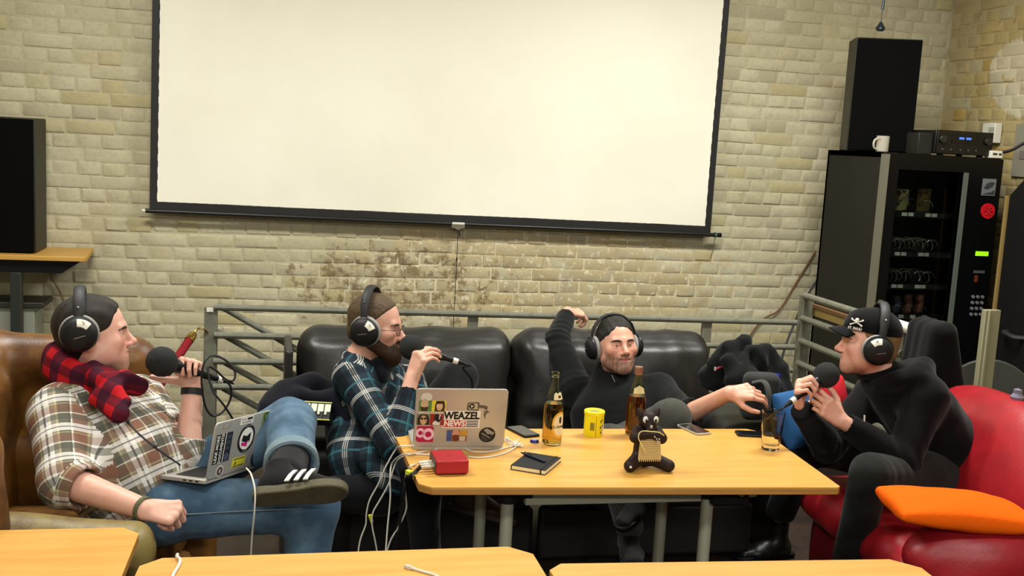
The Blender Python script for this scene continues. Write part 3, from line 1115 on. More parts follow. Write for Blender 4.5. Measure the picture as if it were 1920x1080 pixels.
def relax(vs, q, it=2, w=0.5):
    for _ in range(it):
        acc, cnt = np.zeros_like(vs), np.zeros(len(vs))
        for i in range(4):
            for j in (1, 3):
                np.add.at(acc, q[:, i], vs[q[:, (i + j) % 4]])
            np.add.at(cnt, q[:, i], 2)
        vs = vs * (1 - w) + w * acc / np.maximum(cnt, 1)[:, None]
    return vs


def wav(P, f, seed=0, warp=1.2):
    """smooth pseudo-noise in -1..1 at points P (n,3), frequency f (scalar or 3-vector)"""
    r = np.random.default_rng(seed)
    P = P * np.asarray(f)
    out = 0
    for k in range(4):
        a, b = r.normal(size=3), r.normal(size=3)
        out = out + np.sin(P @ a + warp * np.sin(P @ b * 0.7 + r.uniform(0, 6)) + r.uniform(0, 6))
    return out / 4


def soft(name, s, m, org=None, parent=None, disp=None, col=None, puv=None, rel=2, keep=None, label=None):
    """mesh object from a distance field. disp(v,n)->offset, col(v)->rgb, puv(v)->(u,v,w)"""
    vs, q = surf(s)
    if rel:
        vs = relax(vs, q, rel)
    if disp is not None:
        N = vnormals(vs, q)
        vs = vs + N * disp(vs, N)[:, None]
    if parent is not None:
        org = ORG[parent.name]
    elif org is None:
        org = V(*(vs.min(0) + vs.max(0)) / 2)
        org[2] = vs[:, 2].min()
    me = bpy.data.meshes.new(name)
    me.vertices.add(len(vs))
    me.vertices.foreach_set('co', (vs - org).astype('f4').ravel())
    me.loops.add(q.size)
    me.loops.foreach_set('vertex_index', q.astype('i4').ravel())
    me.polygons.add(len(q))
    me.polygons.foreach_set('loop_start', np.arange(0, q.size, 4, dtype='i4'))
    me.polygons.foreach_set('use_smooth', np.ones(len(q), bool))
    me.materials.append(m)
    me.update(calc_edges=True)
    if col is not None:
        c = np.ones((len(vs), 4), 'f4')
        c[:, :3] = col(vs)
        me.attributes.new('tone', 'FLOAT_COLOR', 'POINT').data.foreach_set('color', c.ravel())
    if puv is not None:
        if hasattr(puv, 'corner'):
            me.attributes.new('puv', 'FLOAT_VECTOR', 'CORNER').data.foreach_set('vector', puv.corner(vs, q).astype('f4').ravel())
        else:
            me.attributes.new('puv', 'FLOAT_VECTOR', 'POINT').data.foreach_set('vector', puv(vs).astype('f4').ravel())
    o = link(name, me, org, parent)
    if label:
        o['label'] = label
    return o


def fbounds(prims, m=0.05):
    lo = np.min([p[1] for p in prims], 0) - m
    hi = np.max([p[2] for p in prims], 0) + m
    return lo, hi


def blob(name, prims, h, m, k=0.02, **kw):
    """prims: list of primitives or (primitive, k) pairs, all joined smoothly"""
    pr = [(p if isinstance(p[1], (int, float)) else (p, k)) for p in prims]
    lo, hi = fbounds([p for p, _ in pr])
    s = SDF(lo, hi, h)
    for p, kk in pr:
        s.put(p, kk)
    return soft(name, s, m, **kw)

# ------------------------------------------------------------------ leather
def leather(name, c1, c2, rough, scale=5, bumps=0.25, coat=0.0):
    k = NT(name)
    co = k.n('TexCoord').outputs['Object']
    n1 = k.noise(co, scale, 4, .6)
    c = k.mix(k.ramp(n1, .38, .68), c1, c2)
    fine = k.n('TexVoronoi', Scale=190.0, i0=co)
    k.inp(fine, 'Vector', co)
    k.set(Base_Color=c, Roughness=k.math('ADD', k.math('MULTIPLY', n1, .2), rough - .1))
    k.bump(k.math('ADD', k.math('MULTIPLY', fine.outputs[0], .25), k.math('MULTIPLY', k.noise(co, 26, 3), .8)), bumps, .004)
    return k.m


BLEATH = leather('black_leather', S(34, 33, 29), S(27, 26, 23), .42)
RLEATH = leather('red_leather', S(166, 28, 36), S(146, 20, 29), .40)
CLEATH = leather('brown_leather', S(124, 84, 34), S(78, 46, 18), .42, 6)
CLEATH_D = leather('brown_leather_worn', S(128, 112, 60), S(92, 70, 34), .5, 7)


def wrinkle(amp, f, seed=0, f2=None):
    def d(v, n):
        w = wav(v, f, seed, 2.0)
        return amp * (w - np.abs(wav(v, np.asarray(f) * .7, seed + 9)) * .6)
    return d


# ------------------------------------------------------------------ black leather sofa
sf = thing('black_sofa', 'black leather two-seat recliner sofa behind the beech table', 'sofa', (1.1, -1.85, 0))
SX0, SX1 = .09, 2.13
RX = lambda a: np.array([[1, 0, 0], [0, math.cos(a), -math.sin(a)], [0, math.sin(a), math.cos(a)]])
tilt = RX(math.radians(-14))
for i, (x0, x1, zt) in enumerate([(SX0 + .03, 1.10, .915), (1.105, SX1 - .04, .90)]):
    cx, w = (x0 + x1) / 2, (x1 - x0) / 2
    # back cushion: upper pillow over a lower one
    blob('back_cushion', [(rbox((cx, -1.60, .77), (w, .11, .145), .1, tilt), 0.0), (pbox((cx, -1.72, .70), (w - .03, .17, .03), .05, .05, RX(math.radians(-100))), .05), (rbox((cx, -1.66, .53), (w - .01, .10, .15), .07, tilt), .03)],
         .011, BLEATH, parent=sf, rel=2, disp=wrinkle(.010, (14, 9, 11), 3 + i))
    blob('seat_cushion', [(pbox((cx, -1.98, .37), (w - .005, .29, .06), .055, .045), 0), (rbox((cx, -2.21, .35), (w - .005, .07, .10), .065), .04)], .012, BLEATH, parent=sf, disp=wrinkle(.005, (9, 14, 9), 11 + i))
    part('footrest', MB().box((cx, -2.235, .155), (2 * w - .02, .05, .23)), BLEATH, sf, bevel=.02, seg=3)
part('back_shell', MB().box((1.11, -1.50, .45), (SX1 - SX0 - .06, .1, .74)), BLEATH, sf, bevel=.03, seg=3)
part('side_panel', MB().box((SX0 - .01, -1.68, .44), (.035, .36, .82)), BLEATH, sf, bevel=.014, seg=3)
for i, (x0, x1) in enumerate([(SX0 - .03, .34), (SX1 - .17, SX1 + .14)]):
    cx, w, dy = (x0 + x1) / 2, (x1 - x0) / 2, .14 * i
    blob('armrest', [(rbox((cx, -1.93 + dy / 2, .27), (w, .36 - dy / 2, .25), .06), 0), (pbox((cx, -1.95 + dy / 2, .52), (w + .025, .37 - dy / 2, .055), .05, .04), .03), (rbox((cx, -2.26 + dy, .46), (w + .015, .075, .11), .07), .04)],
         .012, BLEATH, parent=sf, disp=wrinkle(.009, (9, 15, 10), 21 + i))
for x in (SX0 + .05, SX1 - .05):
    for y in (-1.55, -2.2):
        part('foot', MB().cyl(V(x, y, 0), V(x, y, .03), .03), BLACK, sf)

# ------------------------------------------------------------------ brown leather armchair (left)
ach = thing('brown_armchair', 'worn brown leather wing armchair at the left', 'armchair', (-.62, -3.0, 0))
A = math.radians(-12)
RA = rotz(A)                                    # local x = facing direction, local y = away from the camera
AO = V(-.66, -3.0, 0)


def al(x, y, z):
    return AO + RA @ V(x, y, z)


RAm = RA
yl, yr = .40, -.40                              # far arm, near arm
prims = [(rbox(al(-.33, 0, .52), (.09, .42, .42), .08, RA), 0), (cap(al(-.37, yr, .95), al(-.37, yl, .955), .085), .04),
         (cap(al(-.37, yl, .955), al(.10, yl + .05, .955), .085, .09), .05), (rbox(al(-.12, yl + .04, .72), (.22, .045, .24), .04, RA), .05),
         (cap(al(.08, yl + .05, .93), al(.06, yl + .03, .66), .075, .05), .05),
         (cap(al(-.37, yr - .02, .95), al(.0, yr - .07, .90), .085, .075), .03), (cap(al(.0, yr - .07, .90), al(.045, yr - .07, .62), .07, .06), .03), (rbox(al(-.18, yr - .06, .7), (.19, .035, .22), .03, RA), .02)]
blob('back', prims, .011, CLEATH, parent=ach, disp=wrinkle(.005, (9, 9, 12), 31))
for yy in (-.12, .13):
    c = al(-.37, yy, .952)
    R = basis_z(RA @ V(0, 1, 0))
    part('piping', MB().tube([c + R @ V(.089 * math.cos(t), .089 * math.sin(t), 0) for t in np.linspace(0, 6.283, 24)], .006, 6, 0), CLEATH_D, ach)
blob('seat_cushion', [(pbox(al(.02, 0, .40), (.33, .34, .06), .05, .04, RA), 0)], .014, CLEATH, parent=ach)
blob('seat_base', [(rbox(al(-.0, 0, .20), (.36, .44, .14), .03, RA), 0)], .02, CLEATH, parent=ach)
for nm, y, z in (('near', yr, .655), ('far', yl, .655)):
    blob('armrest', [(rbox(al(.05, y, .35), (.36, .075, .30), .04, RA), 0), (cap(al(-.3, y, z - .012), al(.38, y, z - .035), .085, .078), .03), (ell(al(.41, y, z - .05), (.035, .085, .085), RA), .03)],
         .011, CLEATH_D if nm == 'near' else CLEATH, parent=ach, disp=wrinkle(.004, 11, 41))
for x in (-.33, .3):
    for y in (-.36, .38):
        p = al(x, y, 0)
        part('foot', MB().cyl(p, p + V(0, 0, .08), .022, .03), mat('dark_wood_foot', S(40, 26, 16), .4), ach)

# ------------------------------------------------------------------ red leather sofa (right) and orange cushion
rs = thing('red_sofa', 'red leather sofa with rounded back and arm at the right', 'sofa', (2.5, -3.2, 0))
RB = rotz(math.radians(-4))                     # local -x is where the sitter faces
RO = V(2.47, -2.80, 0)


def rlc(x, y, z):
    return RO + RB @ V(x, y, z)


blob('backrest', [(ell(rlc(.30, .0, .54), (.16, .62, .37), RB @ np.array([[math.cos(.2), 0, math.sin(.2)], [0, 1, 0], [-math.sin(.2), 0, math.cos(.2)]])), 0), (rbox(rlc(.32, -.05, .3), (.14, .50, .24), .1, RB), .06)],
     .013, RLEATH, parent=rs, disp=wrinkle(.006, (7, 7, 4), 51))
blob('seat', [(pbox(rlc(.02, .05, .36), (.29, .40, .06), .06, .03, RB), 0), (cap(rlc(-.20, -.42, .345), rlc(-.20, .36, .345), .085), .05)], .013, RLEATH, parent=rs, disp=wrinkle(.005, 8, 52))
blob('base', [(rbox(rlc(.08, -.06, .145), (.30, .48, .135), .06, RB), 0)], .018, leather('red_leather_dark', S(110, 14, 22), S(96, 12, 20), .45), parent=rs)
blob('armrest', [(ell(rlc(.15, -.52, .445), (.46, .17, .16), RB), 0), (rbox(rlc(.15, -.54, .24), (.38, .13, .2), .1, RB), .06)], .011, RLEATH, parent=rs, disp=wrinkle(.010, (13, 9, 9), 53))

OC = V(*onZ(1792, 955, .615))
ORNG = mat('orange_cotton', S(243, 98, 4), .85, bump=(240, .25, .001), spec=.15)
RC = rotz(math.radians(-9)) @ RX(math.radians(3)) @ np.array([[math.cos(.06), 0, math.sin(.06)], [0, 1, 0], [-math.sin(.06), 0, math.cos(.06)]])


def odisp(v, n):
    return .004 * wav(v, 14, 61, 2.0)


blob('orange_cushion', [(pbox(OC, (.24, .125, .012), .010, .044, RC), 0)], .0065, ORNG, disp=odisp)
tag(bpy.data.objects['orange_cushion'], 'orange cotton cushion lying on the arm of the red sofa', 'cushion')

# ------------------------------------------------------------------ people: materials
def skin_mat():
    k = NT('skin')
    c = k.n('Attribute', _attribute_name='tone').outputs['Color']
    co = k.n('NewGeometry').outputs['Position']
    c2 = k.mix(k.math('MULTIPLY', k.ramp(k.noise(co, 38, 4), .4, .75), .22), c, S(202, 128, 108))
    k.set(Base_Color=c2, Roughness=.48)
    k.b.inputs['Subsurface Weight'].default_value = .08
    k.b.inputs['Subsurface Radius'].default_value = (.012, .005, .003)
    k.bump(k.noise(co, 420, 2), .12, .001)
    return k.m


SKIN = skin_mat()


def hair_mat(name, c1, c2, stretch=(60, 60, 12)):
    k = NT(name)
    co = k.n('TexCoord').outputs['Object']
    n = k.noise(k.n('Mapping', Vector=co, Scale=stretch), 5, 4, .7)
    k.set(Base_Color=k.mix(k.ramp(n, .35, .7), c1, c2), Roughness=.5)
    k.b.inputs['Specular IOR Level'].default_value = .35
    k.bump(n, .7, .004)
    return k.m


def cloth_mat(name, c1, c2=None, rough=.85, sheen=.3, weave=500, fold=(9, .25)):
    k = NT(name)
    co = k.n('TexCoord').outputs['Object']
    n = k.noise(co, fold[0], 4, .6)
    k.set(Base_Color=k.mix(k.ramp(n, .35, .7), c1, c2 or c1), Roughness=rough)
    k.b.inputs['Sheen Weight'].default_value = sheen * .3
    k.b.inputs['Specular IOR Level'].default_value = .12
    k.bump(k.math('ADD', n, k.math('MULTIPLY', k.noise(co, weave, 2), .15)), fold[1], .01)
    return k.m


def plaid(name, base, us, vs, pu, pv):
    k = NT(name)
    sp_ = k.n('SeparateXYZ', i0=k.n('Attribute', _attribute_name='puv').outputs['Vector'])
    c = base
    for o, per, st in ((0, pu, us), (1, pv, vs)):
        f = k.math('FRACT', k.math('DIVIDE', sp_.outputs[o], per))
        for pos, w, colr, al_ in st:
            m = k.math('COMPARE', f, pos, w / 2)
            c = k.mix(k.math('MULTIPLY', m, al_), c, colr)
    co = k.n('TexCoord').outputs['Object']
    k.set(Base_Color=c, Roughness=.85)
    k.b.inputs['Specular IOR Level'].default_value = .15
    k.bump(k.math('ADD', k.noise(co, 11, 4), k.math('MULTIPLY', k.noise(co, 500, 2), .12)), .3, .01)
    return k.m


WH, BRN, NAVY, OLV, GRN = S(232, 229, 220), S(122, 78, 58), S(26, 28, 40), S(80, 82, 72), S(190, 184, 126)
PL1 = plaid('plaid_beige', S(142, 132, 116),
            [(.16, .24, WH, .75), (.50, .26, BRN, .65), (.80, .20, OLV, .75), (.16, .045, NAVY, .8), (.335, .02, GRN, .8), (.665, .022, WH, .8), (.70, .02, NAVY, .6), (.93, .02, GRN, .7)],
            [(.2, .26, WH, .6), (.56, .24, BRN, .5), (.85, .18, OLV, .65), (.2, .04, NAVY, .7), (.40, .02, GRN, .7), (.72, .02, WH, .8)], .118, .112)
TEAL = S(58, 106, 116)
PL2 = plaid('plaid_teal', S(34, 48, 56),
            [(.15, .22, S(18, 22, 30), .8), (.45, .03, TEAL, .9), (.50, .06, S(44, 84, 94), .8), (.78, .022, WH, .8), (.83, .022, WH, .85), (.88, .022, WH, .7), (.83, .20, S(70, 72, 70), .35)],
            [(.2, .22, S(18, 22, 30), .6), (.50, .06, TEAL, .7), (.80, .018, WH, .7), (.84, .018, WH, .75), (.88, .018, WH, .6)], .145, .15)
SCARF = plaid('plaid_red', S(176, 22, 30), [(.25, .5, S(44, 18, 34), .85)], [(.25, .5, S(44, 18, 34), .7)], .072, .062)
DENIM = cloth_mat('denim', S(62, 86, 106), S(96, 122, 142), .85, .2, 700, (7, .3))
DENIM_C = cloth_mat('denim_inside', S(128, 146, 150), S(108, 128, 138), .85, .2, 700)
BLKDEN = cloth_mat('black_denim', S(26, 27, 29), S(20, 21, 23))
KNIT = cloth_mat('black_knit', S(12, 14, 13), S(8, 9, 9), .9, .3, 300)
HOOD = cloth_mat('black_fleece', S(9, 9, 10), S(6, 6, 7), .9, .3, 260)
GREYT = cloth_mat('grey_trousers', S(70, 69, 62), S(58, 57, 52))
DKGREEN = cloth_mat('dark_trousers', S(28, 31, 27), S(20, 22, 20))
NAVYC = cloth_mat('navy_coat', S(18, 19, 28), S(13, 14, 20), .8, .3)
BLKCOAT = cloth_mat('black_coat', S(19, 22, 21), S(13, 15, 15), .8, .3)
EYEW = mat('eye_white', S(206, 192, 178), .2)
EYED = mat('iris', S(58, 62, 58), .15)
FOAM = mat('mic_foam', S(30, 32, 31), .95, bump=(260, .5, .003))
PADG = mat('velour_pad', S(150, 150, 144), .9, bump=(200, .2, .002))


# ------------------------------------------------------------------ people: anatomy
def head_prims(O, F, p):
    sc = p.get('sc', 1.0)
    w = p.get('w', 1.0)

    def L(x, y, z):
        return O + F @ V(x, y, z) * sc

    def E(x, y, z, rx, ry, rz, R=None):
        return ell(L(x, y, z), np.array([rx, ry, rz]) * sc, F if R is None else F @ R)

    def Cp(a, b, ra, rb):
        return cap(L(*a), L(*b), ra * sc, rb * sc)
    q = [(E(0, -.008, .038, .077, .099, .088), 0, 'u'), (E(0, .026, -.024, .066 * w, .066, .088), .03, 'u')]
    for s in (-1, 1):
        q += [(Cp((s * .052 * w, .0, -.05), (s * .018, .07, -.096), .024 * w, .017), .03, 'u'),
              (E(s * .044, .060, -.014, .024, .022, .02), .025, 'u')]
        q += [(E(s * .055, .035, -.045, .022 * w, .03, .03), .03, 'u')] if w > 1.03 else []
    q += [(E(0, .078, -.097, .024, .019, .018), .02, 'u'), (E(0, .072, -.06, .034, .025, .032), .025, 'u'),
          (Cp((-.034, .078, .026), (.034, .078, .026), .012, .012), .015, 'u'), (E(0, .086, .024, .016, .012, .014), .015, 'u')]
    for s in (-1, 1):
        q += [(E(s * .031, .098, .006, .019, .016, .0135), .012, 's')]
    q += [(Cp((0, .090, .014), (0, .112, -.024), .008, .0115), .012, 'u'), (E(0, .1155, -.026, .0125, .011, .0105), .008, 'u')]
    for s in (-1, 1):
        q += [(E(s * .0125, .103, -.031, .0085, .010, .008), .007, 'u'), (E(s * .006, .110, -.038, .004, .006, .003), .002, 's'),
              (E(s * .031, .0745, .005, .0142, .0142, .0132), .003, 'u'), (E(s * .031, .090, .0045, .0125, .012, p.get('eye', .0042)), .002, 's')]
    mz, op, sm = -.057, p.get('open', 0.0), p.get('smile', 0.0)
    q += [(Cp((-.018, .087, mz + .004 + sm), (0, .0955, mz + .0055), .0048, .0062), .006, 'u'), (Cp((.018, .087, mz + .004 + sm), (0, .0955, mz + .0055), .0048, .0062), .006, 'u'),
          (Cp((-.013, .089, mz - .006 - op), (.013, .089, mz - .006 - op), .0062, .0062), .007, 'u'),
          (Cp((-.024, .090, mz + sm), (0, .1015, mz - op * .4), .0022 + op * .3, .0022 + op * .5), .002, 's'), (Cp((.024, .090, mz + sm), (0, .1015, mz - op * .4), .0022 + op * .3, .0022 + op * .5), .002, 's')]
    for s in (-1, 1):
        q += [(E(s * .080, -.008, -.002, .012, .021, .033), .006, 'u'), (E(s * .092, .0, .002, .008, .011, .02), .005, 's')]
    return q, L


def hand_prims(wr, fwd, dors, right, curls, thumb=None, spread=0.06, s=1.0):
    """five fingers; curls: per finger (knuckle, middle, tip) in degrees; thumb: three directions in hand space"""
    f = nrm(fwd)
    d = nrm(np.asarray(dors, float) - f * (np.asarray(dors, float) @ f))
    x = np.cross(d, f) if right else np.cross(f, d)
    H = np.stack([x, f, d], 1)
    W = lambda *a: np.asarray(wr) + H @ V(*a) * s
    out = []
    kx, ky = [.030, .010, -.011, -.029], [.086, .091, .086, .076]
    ln = [(.045, .027, .021), (.050, .031, .022), (.046, .029, .021), (.036, .022, .019)]
    rd = [.0098, .0100, .0096, .0086]
    for i in range(4):
        out.append((cap(W(kx[i] * .55, .008, -.001), W(kx[i], ky[i], 0), .015 * s, .0118 * s), .012, 'u'))
        out.append((ell(W(kx[i], ky[i], .004), (.009 * s,) * 3), .008, 'u'))
        p = V(kx[i], ky[i], 0)
        a = 0
        for j in range(3):
            a += math.radians(curls[i][j])
            sx = (1.5 - i) * spread
            dr = nrm(V(math.sin(sx) * math.cos(a), math.cos(a) * math.cos(sx), -math.sin(a)))
            p2 = p + dr * ln[i][j]
            out.append((cap(W(*p), W(*p2), (rd[i] - .0009 * j) * s, (rd[i] - .0009 * (j + 1)) * s), .003 if j == 0 else .0015, 'u'))
            p = p2
    out.append((ell(W(.022, .04, -.010), (.016 * s, .03 * s, .014 * s), H), .012, 'u'))
    th = thumb or [(.72, .62, -.3), (.42, .85, -.3), (.2, .95, -.2)]
    p = V(.022, .024, -.006)
    for j, (dv, l, r0, r1) in enumerate(zip(th, (.045, .034, .027), (.0145, .0118, .0108), (.0118, .0108, .0088))):
        p2 = p + nrm(dv) * l
        out.append((cap(W(*p), W(*p2), r0 * s, r1 * s), .008 if j == 0 else .002, 'u'))
        p = p2
    return out, W


class seg_uv:
    """cloth coordinates per face corner: the limb nearest to the face -> (round the limb, along it)"""

    def __init__(s, segs):
        s.segs = segs

    def corner(s, vs, q):
        ctr = vs[q].mean(1)
        best = np.full(len(q), 1e9)
        out = np.zeros((len(q), 4, 3))
        for a, b, r, u, off in s.segs:
            a, b = np.asarray(a, float), np.asarray(b, float)
            L = np.linalg.norm(b - a)
            w = (b - a) / L
            u = nrm(np.asarray(u, float) - w * (np.asarray(u, float) @ w))
            x = np.cross(w, u)

            def polar(v):
                t = (v - a) @ w
                e = v - a - t[..., None] * w
                return t, np.arctan2(e @ x, e @ u)
            tc, ac = polar(ctr)
            e = ctr - a - np.clip(tc, 0, L)[:, None] * w
            dist = np.linalg.norm(e, axis=1) - r
            m = dist < best
            best = np.where(m, dist, best)
            t, g = polar(vs[q[m]])
            dg = (g - ac[m][:, None] + math.pi) % (2 * math.pi) - math.pi
            out[m] = np.stack([(ac[m][:, None] + dg) * r + off[0], t + off[1], 0 * t], 2)
        return out.reshape(-1, 3)


def folds(amp, f, seed, joints=(), jamp=.006, jr=.12):
    """cloth relief: soft noise plus creases gathered at the joints (point, limb direction)"""
    def fn(v, n):
        d = amp * wav(v, f, seed, 2.2)
        for p, w in joints:
            r = np.linalg.norm(v - p, axis=1)
            t = (v - p) @ nrm(w)
            d = d + .8 * jamp * np.exp(-(r / jr) ** 2) * np.sin(t * 130 + 4.5 * wav(v, 9, seed + 3)) * (.55 + .45 * wav(v, 7, seed + 5))
        return d
    return fn


def cut(s, p, d, half=(.09, .09, .08)):
    """flat end of a sleeve or leg at p, removing everything beyond along d"""
    d = nrm(d)
    R = basis_z(d)
    s.put(rbox(np.asarray(p) + d * half[2], half, .003, R), 0, 's')


def body_mesh(root, hd, prims, hands, tone, fine=.0032):
    """one continuous skin surface: head, neck, trunk, arms and hands"""
    O, F, hp = hd
    hq, L = head_prims(O, F, hp)
    allp = [(p, k, 'u') for p, k in prims]
    for h in hands:
        allp += h
    lo, hi = fbounds([p for p, k, o in allp + hq if o == 'u'], .04)
    fb = [(O - .15, O + .15, fine)]
    for h in hands:
        a, b = fbounds([p for p, k, o in h], .005)
        fb.append((a, b, .0036))
    s = SDF(lo, hi, .012, fb)
    for p, k in prims[1:]:
        s.put(p, k)
    for p, k, o in hq:
        s.put(p, k, o, pad=.012)
    s.put(prims[0][0], prims[0][1])                      # neck last, blended into the jaw
    for h in hands:
        for p, k, o in h:
            s.put(p, k, o, pad=.012)
    return soft('body', s, SKIN, parent=root, rel=1, col=lambda v: tone(v, (v - O) @ F / hp.get('sc', 1.0))), L


def tone_fn(base, lips, stub=None, cheeks=0.3):
    base, lips = np.array(base[:3]), np.array(lips[:3])

    def fn(v, q):
        c = np.tile(base, (len(v), 1))
        g = lambda c0, r, : np.exp(-(((q - np.array(c0)) / np.array(r)) ** 2).sum(1))
        inh = (np.abs(q[:, 0]) < .1) & (np.abs(q[:, 1]) < .14) & (np.abs(q[:, 2]) < .14)
        red = np.clip(g((.042, .07, -.025), (.03, .04, .03)) + g((-.042, .07, -.025), (.03, .04, .03)) + g((0, .115, -.025), (.02, .02, .02)), 0, 1) * cheeks * inh
        c = c * (1 - red[:, None]) + np.array(S(206, 122, 100)[:3]) * red[:, None]
        if stub is not None:
            colr, amt, zt = stub
            m = np.clip((zt - q[:, 2] - .25 * np.clip(.06 - q[:, 1], 0, .1)) / .02, 0, 1) * np.clip((q[:, 1] + .01) / .03, 0, 1) * np.clip((q[:, 2] + .15) / .02, 0, 1) * inh
            m = m * (.75 + .25 * wav(v, 150, 4))
            m = np.clip(m * amt, 0, 1)[:, None]
            c = c * (1 - m) + np.array(colr[:3]) * m
        lp = np.clip(1.6 * g((0, .094, -.058), (.024, .02, .0085)) - .35, 0, 1)[:, None]
        return c * (1 - lp) + lips * lp
    return fn


def face_parts(root, O, F, sc, L, brow, iris=EYED, look=(0, 0)):
    for s in (-1, 1):
        c = L(s * .031, .0745, .005)
        e = part('eye', MB().ell(c, (.0126 * sc,) * 3, F, 14), EYEW, root)
        g = nrm(F @ V(look[0], 1, look[1]))
        part('iris', MB().ell(c + g * .0088 * sc, (.0052 * sc, .0052 * sc, .0046 * sc), basis_z(g), 12), iris, e)
        if brow is not None:
            pts = [L(s * .013, .0940, .0225), L(s * .026, .0945, .0265), L(s * .040, .0865, .0265), L(s * .050, .0745, .0215)]
            part('eyebrow', MB().tube(pts, [.0050 * sc, .0056 * sc, .0052 * sc, .0040 * sc], 6, 4, .8), brow, root)


def headphones(label, O, F, sc, sticker=None, tilt=0.0, off=(0, 0), cs=1.0):
    """over-ear headphones: band, two cups with grey pads, paper number sticker on the right cup"""
    sc = sc * 1.04
    L = lambda x, y, z: O + F @ V(x, y, z) * sc
    t = thing('headphones', label, 'headphones', O + V(0, 0, -.05), 'studio headphones worn by the four men')
    bk, ud = math.sin(tilt), math.cos(tilt)
    P = []
    for a in np.linspace(-1, 1, 15):
        x = .103 * math.sin(a * 1.72) / math.sin(1.72)
        z = .137 * (math.cos(a * 1.5) - math.cos(1.5)) / (1 - math.cos(1.5)) + .012
        P.append(L(x, -.012 - bk * z + off[0] * (1 - z / .14), z * ud + off[1] * max(0, 1 - z / .1)))
    rings = []
    for i, p in enumerate(P):
        tg = nrm(P[min(i + 1, 14)] - P[max(i - 1, 0)])
        fw = F[:, 1]
        n = nrm(np.cross(tg, fw))
        wd = .0165 if 2 < i < 12 else .013
        th = .0075 if 2 < i < 12 else .004
        rings.append([p + fw * wd * math.cos(b) * sc + n * th * math.sin(b) * sc for b in np.linspace(0, 6.283, 12, endpoint=False)])
    band = part('headband', MB().ring(rings), mat('headband_black', S(30, 30, 29), .6), t)
    for i in (3, 11):
        part('rivet', MB().ell(P[i] + F[:, 1] * .0 + nrm(P[i] - L(0, 0, 0)) * .008 * sc, (.004, .004, .004), None, 8), CHROME, band)
    for s in (-1, 1):
        ax = nrm(F @ V(s, -.04, -.08))
        B = basis_z(ax)
        c = L(s * .080, -.010 + off[0], -.002 + off[1])
        cu = part('ear_cup', MB().lathe([(.0, .056), (.024, .055), (.040, .051), (.051, .040), (.0555, .027), (.0555, .018), (.0, .018)], c, 32, B * cs), mat('cup_black', S(12, 12, 13), .6), t)
        part('ear_pad', MB().lathe([(.0, .020), (.052, .020), (.059, .014), (.0595, .004), (.053, -.003), (.038, -.004), (.034, .004), (.0, .004)], c, 32, B * cs), PADG, cu)
        yk = [c + ax * .03 + F[:, 1] * .047 * math.cos(a) * sc + F[:, 2] * (.052 * math.sin(a)) * sc for a in np.linspace(.15, 2.99, 11)]
        part('yoke', MB().tube(yk, .0042, 6, 2), mat('yoke_black', S(26, 26, 26), .4), cu)
        if s == sticker_side(F, sticker):
            rr = []
            zz = np.cross(ax, F[:, 1])
            if zz @ F[:, 2] < 0:
                zz = -zz
            fwd_ = np.cross(zz, ax)
            if sticker:
                a0, a1 = sticker.get('span', (1.15, 1.95))
                vs, fs = [], []
                N = 8
                for i in range(N + 1):
                    a = a0 + (a1 - a0) * i / N
                    for rad, hh in ((.0535, .038), (.044, .0505), (.033, .0545)):
                        vs.append(c + (fwd_ * math.cos(a) + zz * math.sin(a)) * rad + ax * (hh + .0012))
                for i in range(N):
                    for j in range(2):
                        fs.append((i * 3 + j, i * 3 + j + 1, i * 3 + j + 4, i * 3 + j + 3))
                st_ = part('number_sticker', MB().add(vs, fs), PAPER, cu, label='white paper sticker')
                am = (a0 + a1) / 2
                nd = nrm((fwd_ * math.cos(am) + zz * math.sin(am)) * .8 + ax * .6)
                up_ = nrm(zz - nd * (zz @ nd))
                rt = np.cross(up_, nd)
                part('number', MB().text(sticker['txt'], .017, c + (fwd_ * math.cos(am) + zz * math.sin(am)) * .0455 + ax * .0502, np.stack([rt, up_, nd], 1), .001), BLACK, st_)
            # thin maker's strip across the cup
            part('trim_line', MB().box(c + ax * .0563 + fwd_ * .004, (.034, .0022, .0012), np.stack([nrm(fwd_ + zz * .25), np.cross(ax, nrm(fwd_ + zz * .25)), ax], 1)), mat('trim_silver', S(150, 150, 146), .4, .5), cu)
    return t


def sticker_side(F, sticker):
    """the cup that faces the camera"""
    return 1 if (F @ V(1, 0, 0))[1] < 0 else -1


def microphone(label, head, tail, cable=None, cat='microphone', ring_col=None):
    head, tail = np.asarray(head, float), np.asarray(tail, float)
    d = nrm(tail - head)
    L = np.linalg.norm(tail - head)
    t = thing('microphone', label, cat, head, 'handheld microphones with black foam')
    B = basis_z(d)
    part('windscreen', MB().lathe([(.0, -.047), (.018, -.0445), (.034, -.035), (.045, -.017), (.048, .003), (.044, .022), (.033, .038), (.02, .05), (.0, .051)], head, 28, B), FOAM, t)
    part('handle', MB().lathe([(.0, .04), (.022, .042), (.0225, .06), (.017, .1), (.0125, L - .055), (.0115, L - .05), (.0, L - .05)], head, 20, B), mat('mic_body', S(24, 24, 25), .35, .3), t)
    part('connector', MB().lathe([(.0, L - .05), (.0105, L - .05), (.0105, L - .02), (.0, L - .02)], head, 16, B), BLACK, t)
    part('white_marker_ring', MB().lathe([(.0, L - .02), (.0112, L - .02), (.0112, L), (.0, L)], head, 16, B), WHITE, t)
    part('strain_relief', MB().lathe([(.0, L), (.0095, L), (.005, L + .035), (.0, L + .035)], head, 12, B), BLACK, t)
    if cable is not None:
        part('cable', MB().tube([head + d * (L + .03), head + d * (L + .05)] + [np.asarray(c) for c in cable], .0036, 7, 8), CABLE_B, t)
    return t


